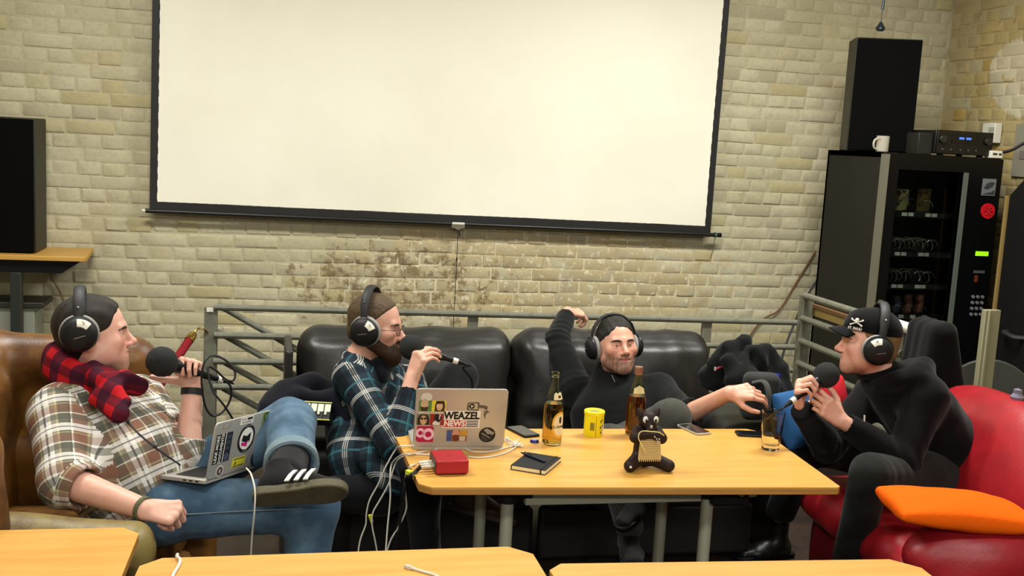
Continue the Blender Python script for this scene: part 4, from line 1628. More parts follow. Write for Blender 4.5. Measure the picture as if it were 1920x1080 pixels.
def shoe(root, name, ank, toe, up, m_up, m_sole, length=.28, shaft=.05, stripes=None, sole_t=.022, label=None):
    toe = nrm(toe)
    up = nrm(np.asarray(up, float) - toe * (np.asarray(up, float) @ toe))
    sd = np.cross(up, toe)
    H = np.stack([toe, sd, up], 1)
    o = np.asarray(ank, float)
    W = lambda x, y, z: o + H @ V(x, y, z)
    k = length / .28
    pr = [(ecap(W(-.03 * k, 0, -.055), W(.10 * k, .004, -.063), (.032, .038), (.042, .026), sd), 0), (ecap(W(.08 * k, .004, -.062), W(.165 * k, .006, -.066), (.044, .03), (.034, .02), sd), .02),
          (cap(W(0, 0, -.04), W(0, 0, shaft), .040, .042), .03), (cap(W(.02, 0, -.03), W(.09 * k, 0, -.05), .032, .022), .025)]
    lo, hi = fbounds([p for p, q in pr])
    s = SDF(lo, hi, .005)
    for p, q in pr:
        s.put(p, q)
    s.clip(W(0, 0, -.082), -up)
    cut(s, W(0, 0, shaft), up, (.07, .07, .05))
    u = soft(name, s, m_up, parent=root, rel=2, label=label)
    out = [(-.07, -.022), (-.055, -.034), (0, -.035), (.06, -.038), (.11, -.046), (.155, -.042), (.185, -.026), (.197, .0), (.188, .026), (.16, .043), (.11, .046), (.06, .036), (0, .033), (-.055, .033), (-.07, .02)]
    out = [(p[0] * k, p[1]) for p in out]
    pts = spline([V(a, b, 0) for a, b in out + out[:1]], 3)[:-1]
    part('sole', MB().prism([(p[0], p[1]) for p in pts], sole_t, W(0, 0, -.082 - sole_t * .6), H), m_sole, u, bevel=.004)
    if stripes:
        for i in range(3):
            x = .045 + i * .026
            sgn = stripes
            pts = [W(x * k - .018, sgn * (.0455 - .002), -.072), W(x * k - .006, sgn * .0445, -.052), W(x * k + .006, sgn * .034, -.03)]
            ring = []
            for p in pts:
                ring.append([p + toe * .0065, p + toe * .0065 + sd * sgn * .006, p - toe * .0065 + sd * sgn * .006, p - toe * .0065])
            part('stripe', MB().ring(ring), WHITE, u)
    return u


def chain(pts, r, k=.02, rb=None):
    P = [np.asarray(p, float) for p in pts]
    R = np.linspace(r, rb or r, len(P))
    return [(cap(P[i], P[i + 1], R[i], R[i + 1]), k) for i in range(len(P) - 1)]


def hit(obj, x, y):
    """where the line of sight through a pixel meets an object's surface"""
    from mathutils.bvhtree import BVHTree
    me = obj.data
    org = ORG[obj.name] if obj.name in ORG else V(0, 0, 0)
    if obj.name not in BVH:
        BVH[obj.name] = BVHTree.FromPolygons([v.co for v in me.vertices], [p.vertices for p in me.polygons])
    r = nrm(ray(x, y))
    h = BVH[obj.name].ray_cast(Vector(CAM - org), Vector(r))
    return None if h[0] is None else np.array(h[0]) + org


BVH = {}


def lerp(a, b, t):
    return np.asarray(a) * (1 - t) + np.asarray(b) * t


def garment(root, name, prims, cuts, m, h=.0085, disp=None, puv=None, holes=(), label=None, rel=3):
    lo, hi = fbounds([p for p, k in prims])
    s = SDF(lo, hi, h)
    for p, k in prims:
        s.put(p, k)
    for c in cuts:
        cut(s, *c)
    for p in holes:
        s.put(p, .004, 's')
    return soft(name, s, m, parent=root, rel=rel, disp=disp, puv=puv, label=label)


def hair_cap(root, O, F, sc, m, r=(.0815, .1035, .0915), c=(0, -.010, .043), front=((.078, .088), (.022, .0)), nape=-.06, amp=.003, extra=(), h=.0036, freq=70, seed=1, edge=.008):
    L = lambda x, y, z: O + F @ V(x, y, z) * sc
    s = SDF(O - .17, O + .17, h)
    s.put(ell(L(*c), np.array(r) * sc, F))
    s.put(ell(L(0, -.045, -.02), np.array([.068, .062, .06]) * sc, F), .02)
    for p in extra:
        s.put(p[0](L) if callable(p[0]) else p[0], p[1])
    (y0, z0), (y1, z1) = front
    s.clip(L(0, y0, z0), F @ V(0, z0 - z1, -(y0 - y1)), edge)
    s.clip(L(0, 0, nape), F @ V(0, .25, -1), .01)
    return soft('hair', s, m, parent=root, rel=1, disp=lambda v, n: amp * wav((v - O) @ F, (freq, freq * .35, freq), seed, 2.0))


def beard(root, O, F, sc, m, thick=.010, top=(-.012, -.036), chin=.012, name='beard', amp=.002, w=1.0):
    L = lambda x, y, z: O + F @ V(x, y, z) * sc
    s = SDF(O - .16, O + .16, .0032)
    for sd in (-1, 1):
        s.put(cap(L(sd * .055 * w, .004, -.04), L(sd * .020, .074, -.096), (.022 + thick) * sc, (.017 + thick) * sc), .02)
    s.put(ell(L(0, .080, -.098 - chin * .5), np.array([.026 + thick * .5, .020 + thick, .018 + chin]) * sc, F), .025)
    s.put(ell(L(0, .078, -.062), np.array([.036, .026 + thick * .5, .032]) * sc, F), .02)
    s.clip(L(0, 0, top[0]), F @ V(0, (top[0] - top[1]) / .1, 1), .008)
    s.put(ell(L(0, .108, -.058), np.array([.021, .022, .0085]) * sc, F), .004, 's')
    s.put(ell(L(0, .02, -.005), np.array([.066 * w, .064, .075]) * sc, F), .004, 's')
    return soft(name, s, m, parent=root, rel=1, disp=lambda v, n: amp * wav((v - O) @ F, (120, 60, 90), 5, 2.0))


HAIR_D = hair_mat('hair_dark', S(40, 32, 24), S(24, 18, 14))
HAIR_B = hair_mat('hair_brown', S(92, 72, 44), S(58, 44, 26))
HAIR_K = hair_mat('hair_black', S(34, 30, 26), S(20, 18, 16))
HAIR_S = hair_mat('hair_sandy', S(132, 102, 66), S(104, 78, 48))
BEARD_B = hair_mat('beard_brown', S(66, 44, 24), S(40, 26, 14), (40, 40, 40))

# ================================================================== person 1: armchair, beige plaid shirt
O1, F1, sc1 = onD(175, 630, 3.40), frame((.99, .13, .06)), 1.03
p1 = thing('person', 'man in beige plaid shirt and red scarf sitting in the brown armchair', 'person', (-.35, -3.1, .45))
pel, bel, che = onZ(272, 935, .60), onD(228, 862, 3.34), onD(192, 785, 3.40)
nkb = O1 + F1 @ V(0, -.035, -.135)
shR, shL = onD(112, 778, 3.27), onD(262, 752, 3.56)
elR, wrR = onD(125, 903, 3.08), onD(270, 955, 2.965)
wrL_f = nrm(V(-.12, -.05, 1))
dL = nrm(V(.15, 1, .1))
mC = onD(352, 693, 3.42)
wrL = mC - wrL_f * .072 + dL * .030
elL = onD(352, 845, 3.42)
hipR, knR, anR = onZ(300, 955, .60), onZ(586, 948, .62), onD(566, 1120, 3.32)
hipL, knL, anL = onD(315, 915, 3.45), onD(543, 792, 3.50), onD(547, 885, 3.25)
rv = nrm(shR - shL)
prims = [(cap(O1 + F1 @ V(0, -.018, -.065), nkb, .058, .062), .03), (ecap(pel, bel, (.15, .11), (.15, .11), rv), 0), (ecap(bel, che, (.15, .11), (.15, .10), rv), .03), (ecap(che, nkb, (.14, .09), (.07, .06), rv), .05),
         (cap(shR, elR, .05, .042), .04), (cap(elR, wrR, .049, .030), .015), (cap(shL, elL, .05, .042), .04), (cap(elL, wrL, .044, .029), .015),
         (cap(hipR, knR, .075, .05), .03), (cap(knR, anR, .05, .035), .02), (cap(hipL, knL, .075, .05), .03), (cap(knL, anL, .045, .03), .02)]
hR, WR = hand_prims(wrR, (1, -.12, -.12), (.05, -.62, .78), True, [(72, 92, 55), (76, 92, 55), (78, 92, 55), (80, 90, 50)], [(.45, .8, -.45), (.05, .75, -.75), (-.35, .5, -.75)])
hL, WL = hand_prims(wrL, wrL_f, dL, False, [(62, 78, 45), (66, 80, 45), (70, 80, 45), (62, 70, 40)], [(.75, .35, -.55), (.85, .3, -.45), (.9, .35, -.1)])
_, L1 = body_mesh(p1, (O1, F1, dict(sc=sc1, w=1.08, smile=.001, eye=.0036)), prims, [hR, hL], tone_fn(S(222, 172, 150), S(192, 116, 104), (S(118, 84, 56), .7, -.062), .5))
face_parts(p1, O1, F1, sc1, L1, HAIR_D, look=(0, .02))
hair_cap(p1, O1, F1, sc1, HAIR_D, r=(.0825, .106, .090), c=(0, -.012, .043), front=((.084, .096), (.036, .005)), amp=.004, edge=.012)
cufR, cufL = lerp(elR, wrR, .26), lerp(elL, wrL, .16)
sp1 = [(ecap(pel + V(.02, 0, -.02), bel, (.195, .15), (.205, .165), rv), 0), (ecap(bel, che, (.205, .165), (.195, .135), rv), .04), (ecap(che, lerp(che, nkb, .9), (.185, .125), (.10, .085), rv), .05),
       (cap(shR, shL, .076, .072), .05), (cap(shR, elR, .092, .078), .045), (capflat(elR, cufR, .076, .066), .02), (capflat(lerp(elR, wrR, .10), cufR, .070, .070), .006),
       (cap(shL, elL, .076, .062), .045), (capflat(elL, cufL, .063, .058), .02), (capflat(lerp(elL, wrL, .04), cufL, .065, .065), .006)]
segs1 = [(pel - .7 * (che - pel), che, .17, F1[:, 1], (0.03, 0)), (che, nkb, .15, F1[:, 1], (0.03, 1.7 * np.linalg.norm(che - pel))), (shR, elR, .068, V(0, -1, .3), (.0, 0)), (elR, wrR, .06, V(0, 0, 1), (.02, 0)), (shL, elL, .068, V(0, -1, .3), (.05, 0)), (elL, wrL, .06, V(0, -1, 0), (.0, 0))]
garment(p1, 'shirt', sp1, [(pel + V(.06, 0, -.055), V(.5, -.2, -.84), (.4, .4, .15))], PL1,
        disp=folds(.007, (13, 13, 10), 71, [(elR, wrR - shR), (elL, wrL - shL), (shR + V(.05, 0, -.05), elR - shR), (bel, pel - che)], .005), puv=seg_uv(segs1),
        holes=[cap(nkb - V(0, 0, .0), nkb + (O1 - nkb) * 1.0, .070, .075), cap(cufR - nrm(wrR - elR) * .008, cufR + nrm(wrR - elR) * .1, .053), cap(cufL - nrm(wrL - elL) * .008, cufL + nrm(wrL - elL) * .1, .049)])
# rolled collar flap on the far side and the dark front placket
shirt1 = [o for o in p1.children if o.name.startswith('shirt')][0]
pc = [hit(shirt1, x, y) for x, y in [(222, 762), (238, 790), (262, 815), (290, 838), (315, 856), (338, 872)]]
pc = [p for p in pc if p is not None]
part('placket', MB().tube(pc, .0042, 6, 3, .4), mat('placket_navy', S(38, 38, 46), .8), p1)
for t in range(1, len(pc) - 1, 2):
    part('button', MB().ell(pc[t] + V(.004, -.006, .004), (.006, .006, .006), None, 8), mat('button_dark', S(60, 56, 50), .4), p1)
# scarf
up1 = F1[:, 2]
ringc = nkb + V(.015, -.005, .01)
sf_ = []
for a in np.linspace(0, 2 * math.pi, 17):
    sf_.append(ringc + F1[:, 0] * .098 * math.cos(a) + F1[:, 1] * .092 * math.sin(a) + V(0, 0, 1) * (.030 - .045 * math.sin(a) + .012 * math.sin(3 * a)))
nk_front = ringc + F1[:, 1] * .10 + V(0, -.02, -.03)
pr = chain([p - V(0, 0, .012) for p in sf_], .038, .010) + chain([p - V(0, 0, .048) + .14 * (p - ringc) for p in sf_[8:17] + sf_[:1]], .030, .010)


def flaps(pts, w, th, n):
    P_ = [np.asarray(p, float) for p in pts]
    return [(ecap(P_[i], P_[i + 1], (w[i], th), (w[i + 1], th), n), .010) for i in range(len(P_) - 1)]


sd_ = np.cross(nrm(onD(216, 768, 3.18) - ringc), ray(210, 740))
pr += flaps([ringc + F1[:, 0] * .09 + V(-.01, 0, .03), ringc + F1[:, 0] * .105 + F1[:, 1] * .05 + V(0, 0, -.02), onD(200, 735, 3.22), onD(222, 778, 3.17)], [.050, .062, .056, .030], .024, sd_)
pr += flaps([onD(196, 722, 3.24), onD(228, 716, 3.27), onD(262, 728, 3.33)], [.045, .040, .030], .022, V(.3, -.2, 1))
pr += flaps([onD(180, 705, 3.26), onD(215, 735, 3.21), onD(236, 752, 3.20)], [.03, .03, .018], .022, V(.5, 0, .8))
garment(p1, 'scarf', pr, [], SCARF, h=.006, disp=folds(.009, (26, 26, 20), 75), puv=lambda v: np.stack([(v - ringc) @ F1[:, 0] * .8 + (v - ringc) @ F1[:, 1] * .6, (v - ringc)[:, 2] + .4 * ((v - ringc) @ F1[:, 1]), 0 * v[:, 0]], 1))
# jeans
cL = lerp(knL, anL, .86)
jr = [(ecap(pel + V(-.06, 0, -.03), pel + V(.05, 0, -.03), (.17, .12), (.16, .12), rv), 0), (cap(hipR, knR, .098, .080), .05), (cap(knR, anR, .080, .070), .03),
      (cap(hipL, knL, .098, .078), .05), (capflat(knL, cL, .078, .074), .03)]
garment(p1, 'jeans', jr, [], DENIM, disp=folds(.006, (12, 12, 9), 77, [(knR + V(-.05, 0, 0), knR - hipR), (knL, anL - knL), (hipR + V(.06, 0, 0), knR - hipR)], .005),
        holes=[cap(cL - nrm(anL - knL) * .02, cL + nrm(anL - knL) * .1, .062)])
dn = nrm(anL - knL)
B = basis_z(dn)
part('turned_up_cuff', MB().lathe([(.072, -.045), (.082, -.04), (.086, .0), (.078, .004), (.070, .0), (.068, -.03)], cL, 28, B, False, False), DENIM_C, p1, label='pale turned-up jeans cuff')
sm = MB().tube([lerp(hipR, knR, .1) + V(0, -.098, .015), lerp(hipR, knR, .5) + V(0, -.092, .02), lerp(hipR, knR, .95) + V(0, -.082, .02)], .0022, 5, 4)
part('seam', sm, DENIM_C, p1)
garment(p1, 'sock', [(cap(lerp(knL, anL, .7), onD(543, 876, 3.16) + V(-.01, 0, -.02), .060, .052), 0)], [], cloth_mat('sock_black', S(24, 25, 26)), h=.007)
GUM = mat('gum_sole', S(92, 86, 62), .7, var=(16, S(78, 72, 52), .4, .65), bump=(120, .5, .004))
SUEDE = cloth_mat('black_suede', S(28, 28, 29), S(22, 22, 23), .8)
shoe(p1, 'shoe', onD(541, 876, 3.14) + V(-.028, 0, -.012), (.99, -.08, .10), (.06, .80, .58), SUEDE, GUM, .285, .02, stripes=-1, sole_t=.028)
shoe(p1, 'shoe', anR + V(0, 0, -.22), (.8, -.6, 0), (0, 0, 1), SUEDE, GUM, .285, .08)
dw = nrm(wrR - elR)
part('bracelet', MB().lathe([(.0325, -.007), (.036, -.006), (.036, .006), (.0325, .007)], wrR - dw * .002, 24, basis_z(dw), False, False), mat('green_band', S(86, 88, 58), .7), p1, label='olive woven bracelet')
dw = nrm(wrL - elL)
part('wristband', MB().lathe([(.031, -.011), (.036, -.010), (.036, .010), (.031, .011)], wrL - dw * .012, 24, basis_z(dw), False, False), mat('black_band', S(20, 18, 18), .6), p1, label='black wristband')
headphones('black headphones with paper sticker 2 on the man in the armchair', O1, F1, sc1, dict(txt='2', span=(.75, 1.6)), .12, (-.024, .03))
hd1 = onD(303, 678, 3.34)
tl1 = onD(404, 706, 3.50)
d1 = nrm(mC - hd1)
tl1 = hd1 + d1 * .245
pts = [(418, 711), (432, 724), (432, 748), (418, 772), (400, 780), (386, 765), (379, 730), (379, 695), (388, 672), (404, 667), (425, 677), (440, 696), (438, 713), (424, 712), (404, 694), (390, 690), (398, 730), (420, 760), (436, 785), (450, 810)]
microphone('black foam microphone held by the man in the armchair', hd1, tl1, [onD(x, y, 3.44 + .05 * math.sin(i * .7)) for i, (x, y) in enumerate(pts)])

# ================================================================== person 2: black sofa, teal plaid shirt
O2, F2, sc2 = onD(703, 613, 4.10), frame((.93, -.36, -.06)), 1.0
p2 = thing('person', 'bearded man in teal plaid shirt and glasses on the left sofa seat', 'person', (.45, -2.2, .45))
pel, bel, che = onZ(690, 880, .53), onD(690, 800, 4.22), onD(698, 745, 4.18)
nkb = O2 + F2 @ V(0, -.045, -.135)
shR, shL = onD(660, 706, 4.02), onD(765, 718, 4.34)
elR, wrR = onD(737, 832, 3.84), onD(773, 708, 3.93)
elL, wrL = onD(800, 795, 4.2), onD(800, 850, 4.0)
hipR, knR, anR = onD(680, 880, 4.2), onD(790, 905, 3.92), onD(800, 1045, 4.0)
hipL, knL, anL = onD(725, 872, 4.42), onD(862, 708, 4.42), onD(845, 850, 4.2)
rv = nrm(shR - shL)
prims = [(cap(O2 + F2 @ V(0, -.02, -.065), nkb, .052, .056), .03), (ecap(pel, bel, (.13, .09), (.13, .085), rv), 0), (ecap(bel, che, (.13, .085), (.12, .08), rv), .03), (ecap(che, nkb, (.12, .08), (.06, .055), rv), .05),
         (cap(shR, elR, .042, .036), .04), (cap(elR, wrR, .038, .027), .015), (cap(shL, elL, .042, .036), .04), (cap(elL, wrL, .038, .027), .015),
         (cap(hipR, knR, .06, .05), .03), (cap(knR, anR, .05, .035), .02), (cap(hipL, knL, .06, .05), .03), (cap(knL, anL, .05, .035), .02)]
hR, WR2 = hand_prims(wrR, (.30, .0, .95), (-.80, -.55, .3), True, [(58, 22, 14), (60, 26, 16), (62, 30, 18), (60, 34, 20)], [(.5, .75, -.5), (.2, .8, -.6), (.0, .7, -.75)])
hL2, _ = hand_prims(wrL, (.9, .1, -.2), (0, -.3, .9), False, [(30, 40, 20)] * 4)
_, L2 = body_mesh(p2, (O2, F2, dict(sc=sc2, w=.97)), prims, [hR, hL2], tone_fn(S(222, 170, 146), S(184, 110, 94), (S(96, 66, 40), .5, -.03), .35))
face_parts(p2, O2, F2, sc2, L2, HAIR_B, look=(.05, .0))
hair_cap(p2, O2, F2, sc2, HAIR_B, r=(.079, .1015, .0895), front=((.080, .098), (.014, .034)), amp=.0012, freq=200, nape=-.055)
beard(p2, O2, F2, sc2, BEARD_B, thick=.013, top=(-.020, -.034), chin=.020)
cufR, cufL = lerp(elR, wrR, .84), lerp(elL, wrL, .9)
sp2 = [(ecap(pel, bel, (.175, .125), (.175, .12), rv), 0), (ecap(bel, che, (.175, .12), (.175, .11), rv), .04), (ecap(che, lerp(che, nkb, .95), (.165, .11), (.085, .075), rv), .05),
       (cap(shR, shL, .062, .062), .05), (cap(shR, elR, .070, .060), .045), (capflat(elR, cufR, .060, .042), .02), (cap(shL, elL, .068, .056), .045), (capflat(elL, cufL, .056, .042), .02)]
sp2 += chain([nkb + F2 @ V(math.cos(a) * .075, math.sin(a) * .07, .012 - .018 * math.sin(a)) for a in np.linspace(-.9, 4.04, 9)], .016, .01)
segs2 = [(pel - .7 * (che - pel), che, .16, V(.5, -.8, 0), (.05, 0)), (che, nkb, .14, V(.5, -.8, 0), (.05, 1.7 * np.linalg.norm(che - pel))), (shR, elR, .062, V(-.3, -.9, .2), (.0, 0)), (elR, wrR, .05, V(-.3, -.9, 0), (.03, 0)), (shL, elL, .062, V(0, -1, 0), (.05, 0)), (elL, wrL, .05, V(0, -1, 0), (0, 0))]
garment(p2, 'shirt', sp2, [], PL2, disp=folds(.006, (13, 13, 10), 81, [(elR, wrR - shR), (shR + V(.03, 0, -.06), elR - shR), (bel, pel - che)], .005), puv=seg_uv(segs2),
        holes=[cap(nkb, O2 + F2 @ V(0, 0, -.05), .062, .07), cap(cufR - nrm(wrR - elR) * .01, wrR, .033)])
garment(p2, 'shirt_hem', [(ecap(pel + V(.02, -.08, .06), pel + V(.08, -.16, -.02), (.10, .06), (.05, .035), rv), 0)], [], PL2, disp=folds(.004, 16, 82), puv=seg_uv(segs2))
garment(p2, 'undershirt', [(ell(lerp(nkb, che, .25) + V(.05, -.06, .0), (.05, .05, .06)), 0)], [], NAVYC, h=.007)
garment(p2, 'trousers', [(ecap(pel + V(-.02, 0, -.06), pel + V(.04, -.04, -.06), (.165, .11), (.155, .11), rv), 0), (cap(hipR, knR, .090, .072), .05), (cap(knR, anR, .070, .055), .03), (cap(hipL, knL, .088, .072), .05), (cap(knL, anL, .070, .055), .03)], [], BLKDEN, disp=folds(.006, 11, 83))
shoe(p2, 'shoe', anR + V(0, 0, -.03), (.6, -.75, 0), (0, 0, 1), SUEDE, BLACK, .28, .03)
shoe(p2, 'shoe', onD(885, 915, 3.95), (.9, -.35, -.15), (.2, .25, .95), mat('brown_shoe_leather', S(70, 48, 34), .5), mat('brown_sole', S(56, 40, 30), .7), .27, .03)
headphones('black headphones with paper sticker 0 on the bearded man', O2, F2, sc2, dict(txt='0', span=(.5, 1.25)), .10)
hd2 = onD(772, 651, 3.98)
d2 = nrm(onD(842, 673, 4.02) - hd2)
microphone('black foam microphone held by the bearded man on the sofa', hd2, hd2 + d2 * .185, [onD(868, 690, 4.1), onD(885, 715, 4.2), onD(880, 760, 4.2), onD(868, 800, 4.05)])
gl = thing('eyeglasses', 'thin rimmed glasses worn by the bearded man', 'glasses', L2(0, .1, 0))
WIRE = mat('glasses_wire', S(90, 84, 76), .3, .8)
for s_ in (-1, 1):
    lp = [L2(s_ * .032 + .021 * math.cos(a), .104 - .006 * abs(math.cos(a)) * (s_ * math.cos(a) > 0), .002 + .016 * math.sin(a)) for a in np.linspace(0, 6.283, 20)]
    part('rim', MB().tube(lp, .0011, 5, 0), WIRE, gl)
    part('temple', MB().tube([L2(s_ * .053, .100, .006), L2(s_ * .076, .06, .008), L2(s_ * .080, .0, .006)], .0012, 5), WIRE, gl)
    part('lens', MB().prism([(.0205 * math.cos(a), .0155 * math.sin(a)) for a in np.linspace(0, 6.28, 20, endpoint=False)], .0012, L2(s_ * .032, .1025, .002), np.stack([F2[:, 0], F2[:, 2], F2[:, 1] * 1.0], 1)), mat('lens_glass', S(240, 240, 240), .02, trans=1.0, ior=1.1), gl)
part('bridge', MB().tube([L2(-.012, .104, .006), L2(0, .108, .008), L2(.012, .104, .006)], .0012, 5), WIRE, gl)

# ================================================================== person 3: black sofa, right seat
O3, F3, sc3 = onD(1156, 651, 4.62), frame((.04, -.96, .22)), 1.0
F3 = F3 @ np.array([[math.cos(.05), 0, math.sin(.05)], [0, 1, 0], [-math.sin(.05), 0, math.cos(.05)]])
p3 = thing('person', 'man in black jumper on the right sofa seat with one arm over the railing', 'person', (1.45, -2.2, .45))
pel, bel, che = onD(1168, 868, 4.50), onD(1160, 815, 4.56), onD(1150, 770, 4.60)
nkb = O3 + F3 @ V(0, -.055, -.125)
shR, shL = onD(1082, 737, 4.78), onD(1236, 732, 4.62)
elR, wrR = onD(1044, 640, 4.98), onD(1064, 585, 5.20)
elL, wrL = onD(1287, 778, 4.36), onD(1366, 737, 4.20)
hipR, hipL = onD(1120, 862, 4.52), onD(1146, 850, 4.46)
knR, anR = onD(1142, 832, 4.27), onD(1180, 985, 4.25)
knL, anL = onD(1256, 786, 4.27), onD(1205, 900, 4.24)
rv = nrm(shR - shL)
prims = [(cap(O3 + F3 @ V(0, -.02, -.06), nkb, .056, .062), .03), (ecap(pel, bel, (.14, .10), (.14, .09), rv), 0), (ecap(bel, che, (.14, .09), (.13, .085), rv), .03), (ecap(che, nkb, (.13, .085), (.065, .06), rv), .05),
         (cap(shR, elR, .044, .038), .04), (cap(elR, wrR, .038, .027), .015), (cap(shL, elL, .044, .038), .04), (cap(elL, wrL, .042, .028), .015),
         (cap(hipR, knR, .065, .05), .03), (cap(knR, anR, .045, .035), .02), (cap(hipL, knL, .065, .05), .03), (cap(knL, anL, .045, .035), .02)]
hR, _ = hand_prims(wrR, (.85, .36, -.12), (.1, -.25, .95), True, [(28, 62, 40), (30, 66, 42), (32, 66, 42), (34, 62, 40)], [(.7, .6, -.35), (.45, .8, -.4), (.2, .9, -.4)])
hL, _ = hand_prims(wrL, (.93, -.25, .12), (-.15, -.62, .75), False, [(22, 32, 20), (28, 38, 22), (34, 40, 24), (38, 42, 26)])
_, L3 = body_mesh(p3, (O3, F3, dict(sc=sc3, w=.99, open=.0035, eye=.0021)), prims, [hR, hL], tone_fn(S(218, 164, 138), S(192, 114, 104), (S(74, 62, 50), .9, -.028), .45))
face_parts(p3, O3, F3, sc3, L3, HAIR_K, look=(.12, .02))
hair_cap(p3, O3, F3, sc3, HAIR_K, r=(.0815, .102, .0945), c=(0, -.014, .044), front=((.080, .090), (.030, -.004)), amp=.0028, freq=110, edge=.006)
cufL = lerp(elL, wrL, .22)
cufR = lerp(elR, wrR, .88)
sp3 = [(ecap(pel, bel, (.19, .145), (.19, .14), rv), 0), (ecap(bel, che, (.19, .14), (.185, .12), rv), .04), (ecap(che, lerp(che, nkb, .95), (.175, .115), (.09, .085), rv), .05),
       (cap(shR, shL, .066, .066), .05), (cap(shR, elR, .078, .062), .045), (capflat(elR, cufR, .062, .047), .02), (cap(shL, elL, .074, .060), .045), (capflat(elL, cufL, .060, .056), .02),
       (cap(nkb + V(-.02, 0, -.01), nkb + F3 @ V(0, .02, .03), .074, .072), .03)]
sw = garment(p3, 'jumper', sp3, [], KNIT, disp=folds(.006, (12, 12, 10), 91, [(elL, wrL - shL), (elR, wrR - shR), (shR, elR - shR), (bel, pel - che)], .005),
             holes=[cap(nkb + F3 @ V(0, .012, .035), O3 + F3 @ V(0, .02, -.05), .064, .066), cap(cufL - nrm(wrL - elL) * .01, wrL, .046)])
part('collar', MB().tube([nkb + F3 @ V(math.cos(a) * .070, math.sin(a) * .070 + .012, .034 - .03 * math.sin(a)) for a in np.linspace(0, 6.283, 22)], .010, 8, 0), KNIT, p3)
za, zb = hit(sw, 1147, 703), hit(sw, 1153, 716)
if za is not None and zb is not None:
    part('zip_pull', MB().tube([za + V(0, -.005, 0), zb + V(0, -.006, 0)], .0035, 6, 0), CHROME, p3)
garment(p3, 'trousers', [(ecap(pel + V(-.06, 0, -.05), pel + V(.06, 0, -.05), (.15, .12), (.15, .12), V(0, 0, 1)), 0), (cap(hipR, knR, .092, .078), .05), (cap(knR, anR, .074, .058), .03), (cap(hipL, knL, .092, .082), .05), (cap(knL, anL, .074, .056), .03)],
        [], GREYT, disp=folds(.006, 11, 93, [(knL + V(-.1, .1, 0), knL - hipL)], .003))
shoe(p3, 'shoe', anR + V(0, 0, -.02), (-.2, -.97, 0), (0, 0, 1), SUEDE, BLACK, .28, .03)
shoe(p3, 'shoe', anL + V(0, 0, -.02), (-.75, -.55, -.35), (-.3, -.2, .9), SUEDE, BLACK, .28, .03)
headphones('black headphones with grey pads on the man with his arm over the railing', O3, F3, sc3 * .94, None, .10, (-.02, .004), .88)

# ================================================================== person 4: red sofa, black hoodie and cap
O4, F4, sc4 = onD(1630, 646, 4.15), frame((-.93, .34, .02)), 1.02
p4 = thing('person', 'man in black hooded top and black cap leaning forward on the red sofa', 'person', (2.45, -2.72, .42))
pel, bel, che = onD(1778, 876, 4.36), onD(1752, 820, 4.30), onD(1722, 770, 4.26)
nkb = O4 + F4 @ V(0, -.06, -.125)
shL, shR = onD(1737, 742, 4.08), onD(1640, 735, 4.42)
elL, wrL = onD(1692, 866, 4.02), onD(1576, 788, 3.97)
elR, wrR = onD(1552, 838, 4.28), onD(1524, 762, 4.10)
hipL, knL, anL = onD(1782, 888, 4.26), onD(1632, 890, 3.90), onD(1590, 1058, 4.12)
hipR, knR, anR = onD(1730, 868, 4.46), onD(1512, 838, 4.46), onD(1462, 965, 4.62)
rv = nrm(shR - shL)
prims = [(cap(O4 + F4 @ V(0, -.02, -.06), nkb, .056, .062), .03), (ecap(pel, bel, (.14, .10), (.14, .09), rv), 0), (ecap(bel, che, (.14, .09), (.13, .085), rv), .03), (ecap(che, nkb, (.13, .085), (.065, .06), rv), .05),
         (cap(shR, elR, .044, .038), .04), (cap(elR, wrR, .038, .027), .015), (cap(shL, elL, .044, .038), .04), (cap(elL, wrL, .038, .028), .015),
         (cap(hipR, knR, .065, .05), .03), (cap(knR, anR, .045, .035), .02), (cap(hipL, knL, .065, .05), .03), (cap(knL, anL, .045, .035), .02)]
hd4, tl4 = onD(1550, 703, 3.98), onD(1472, 762, 3.90)
d4 = nrm(tl4 - hd4)
mC4 = hd4 + d4 * .105
dors4 = nrm(np.cross(d4, V(-.15, -.45, .9)))
dors4 = nrm(V(-.78, .55, -.1))
f4 = nrm(V(-.25, -.25, .93))
wrR = mC4 - f4 * .070 - nrm(V(.62, -.55, 0)) * -.0 + dors4 * .030
hR, _ = hand_prims(wrR, f4, dors4, True, [(62, 78, 45), (64, 80, 45), (68, 80, 45), (70, 76, 40)], [(.75, .4, -.5), (.7, .5, -.5), (.5, .6, -.6)])
hL, _ = hand_prims(wrL, (-.76, .02, .62), (-.25, -.90, .22), False, [(34, 52, 30), (44, 58, 34), (50, 60, 36), (54, 60, 38)], [(.65, .7, -.3), (.35, .9, -.2), (.1, .98, -.2)])
_, L4 = body_mesh(p4, (O4, F4, dict(sc=sc4, w=1.08, smile=.003, eye=.0026)), prims, [hR, hL], tone_fn(S(224, 172, 148), S(194, 120, 108), (S(150, 104, 70), .75, -.068), .55))
face_parts(p4, O4, F4, sc4, L4, HAIR_S, look=(0, .0))
hair_cap(p4, O4, F4, sc4, HAIR_S, r=(.0805, .1025, .08), c=(0, -.012, .036), front=((.045, .07), (.020, .0)), amp=.0015, freq=150, edge=.01)
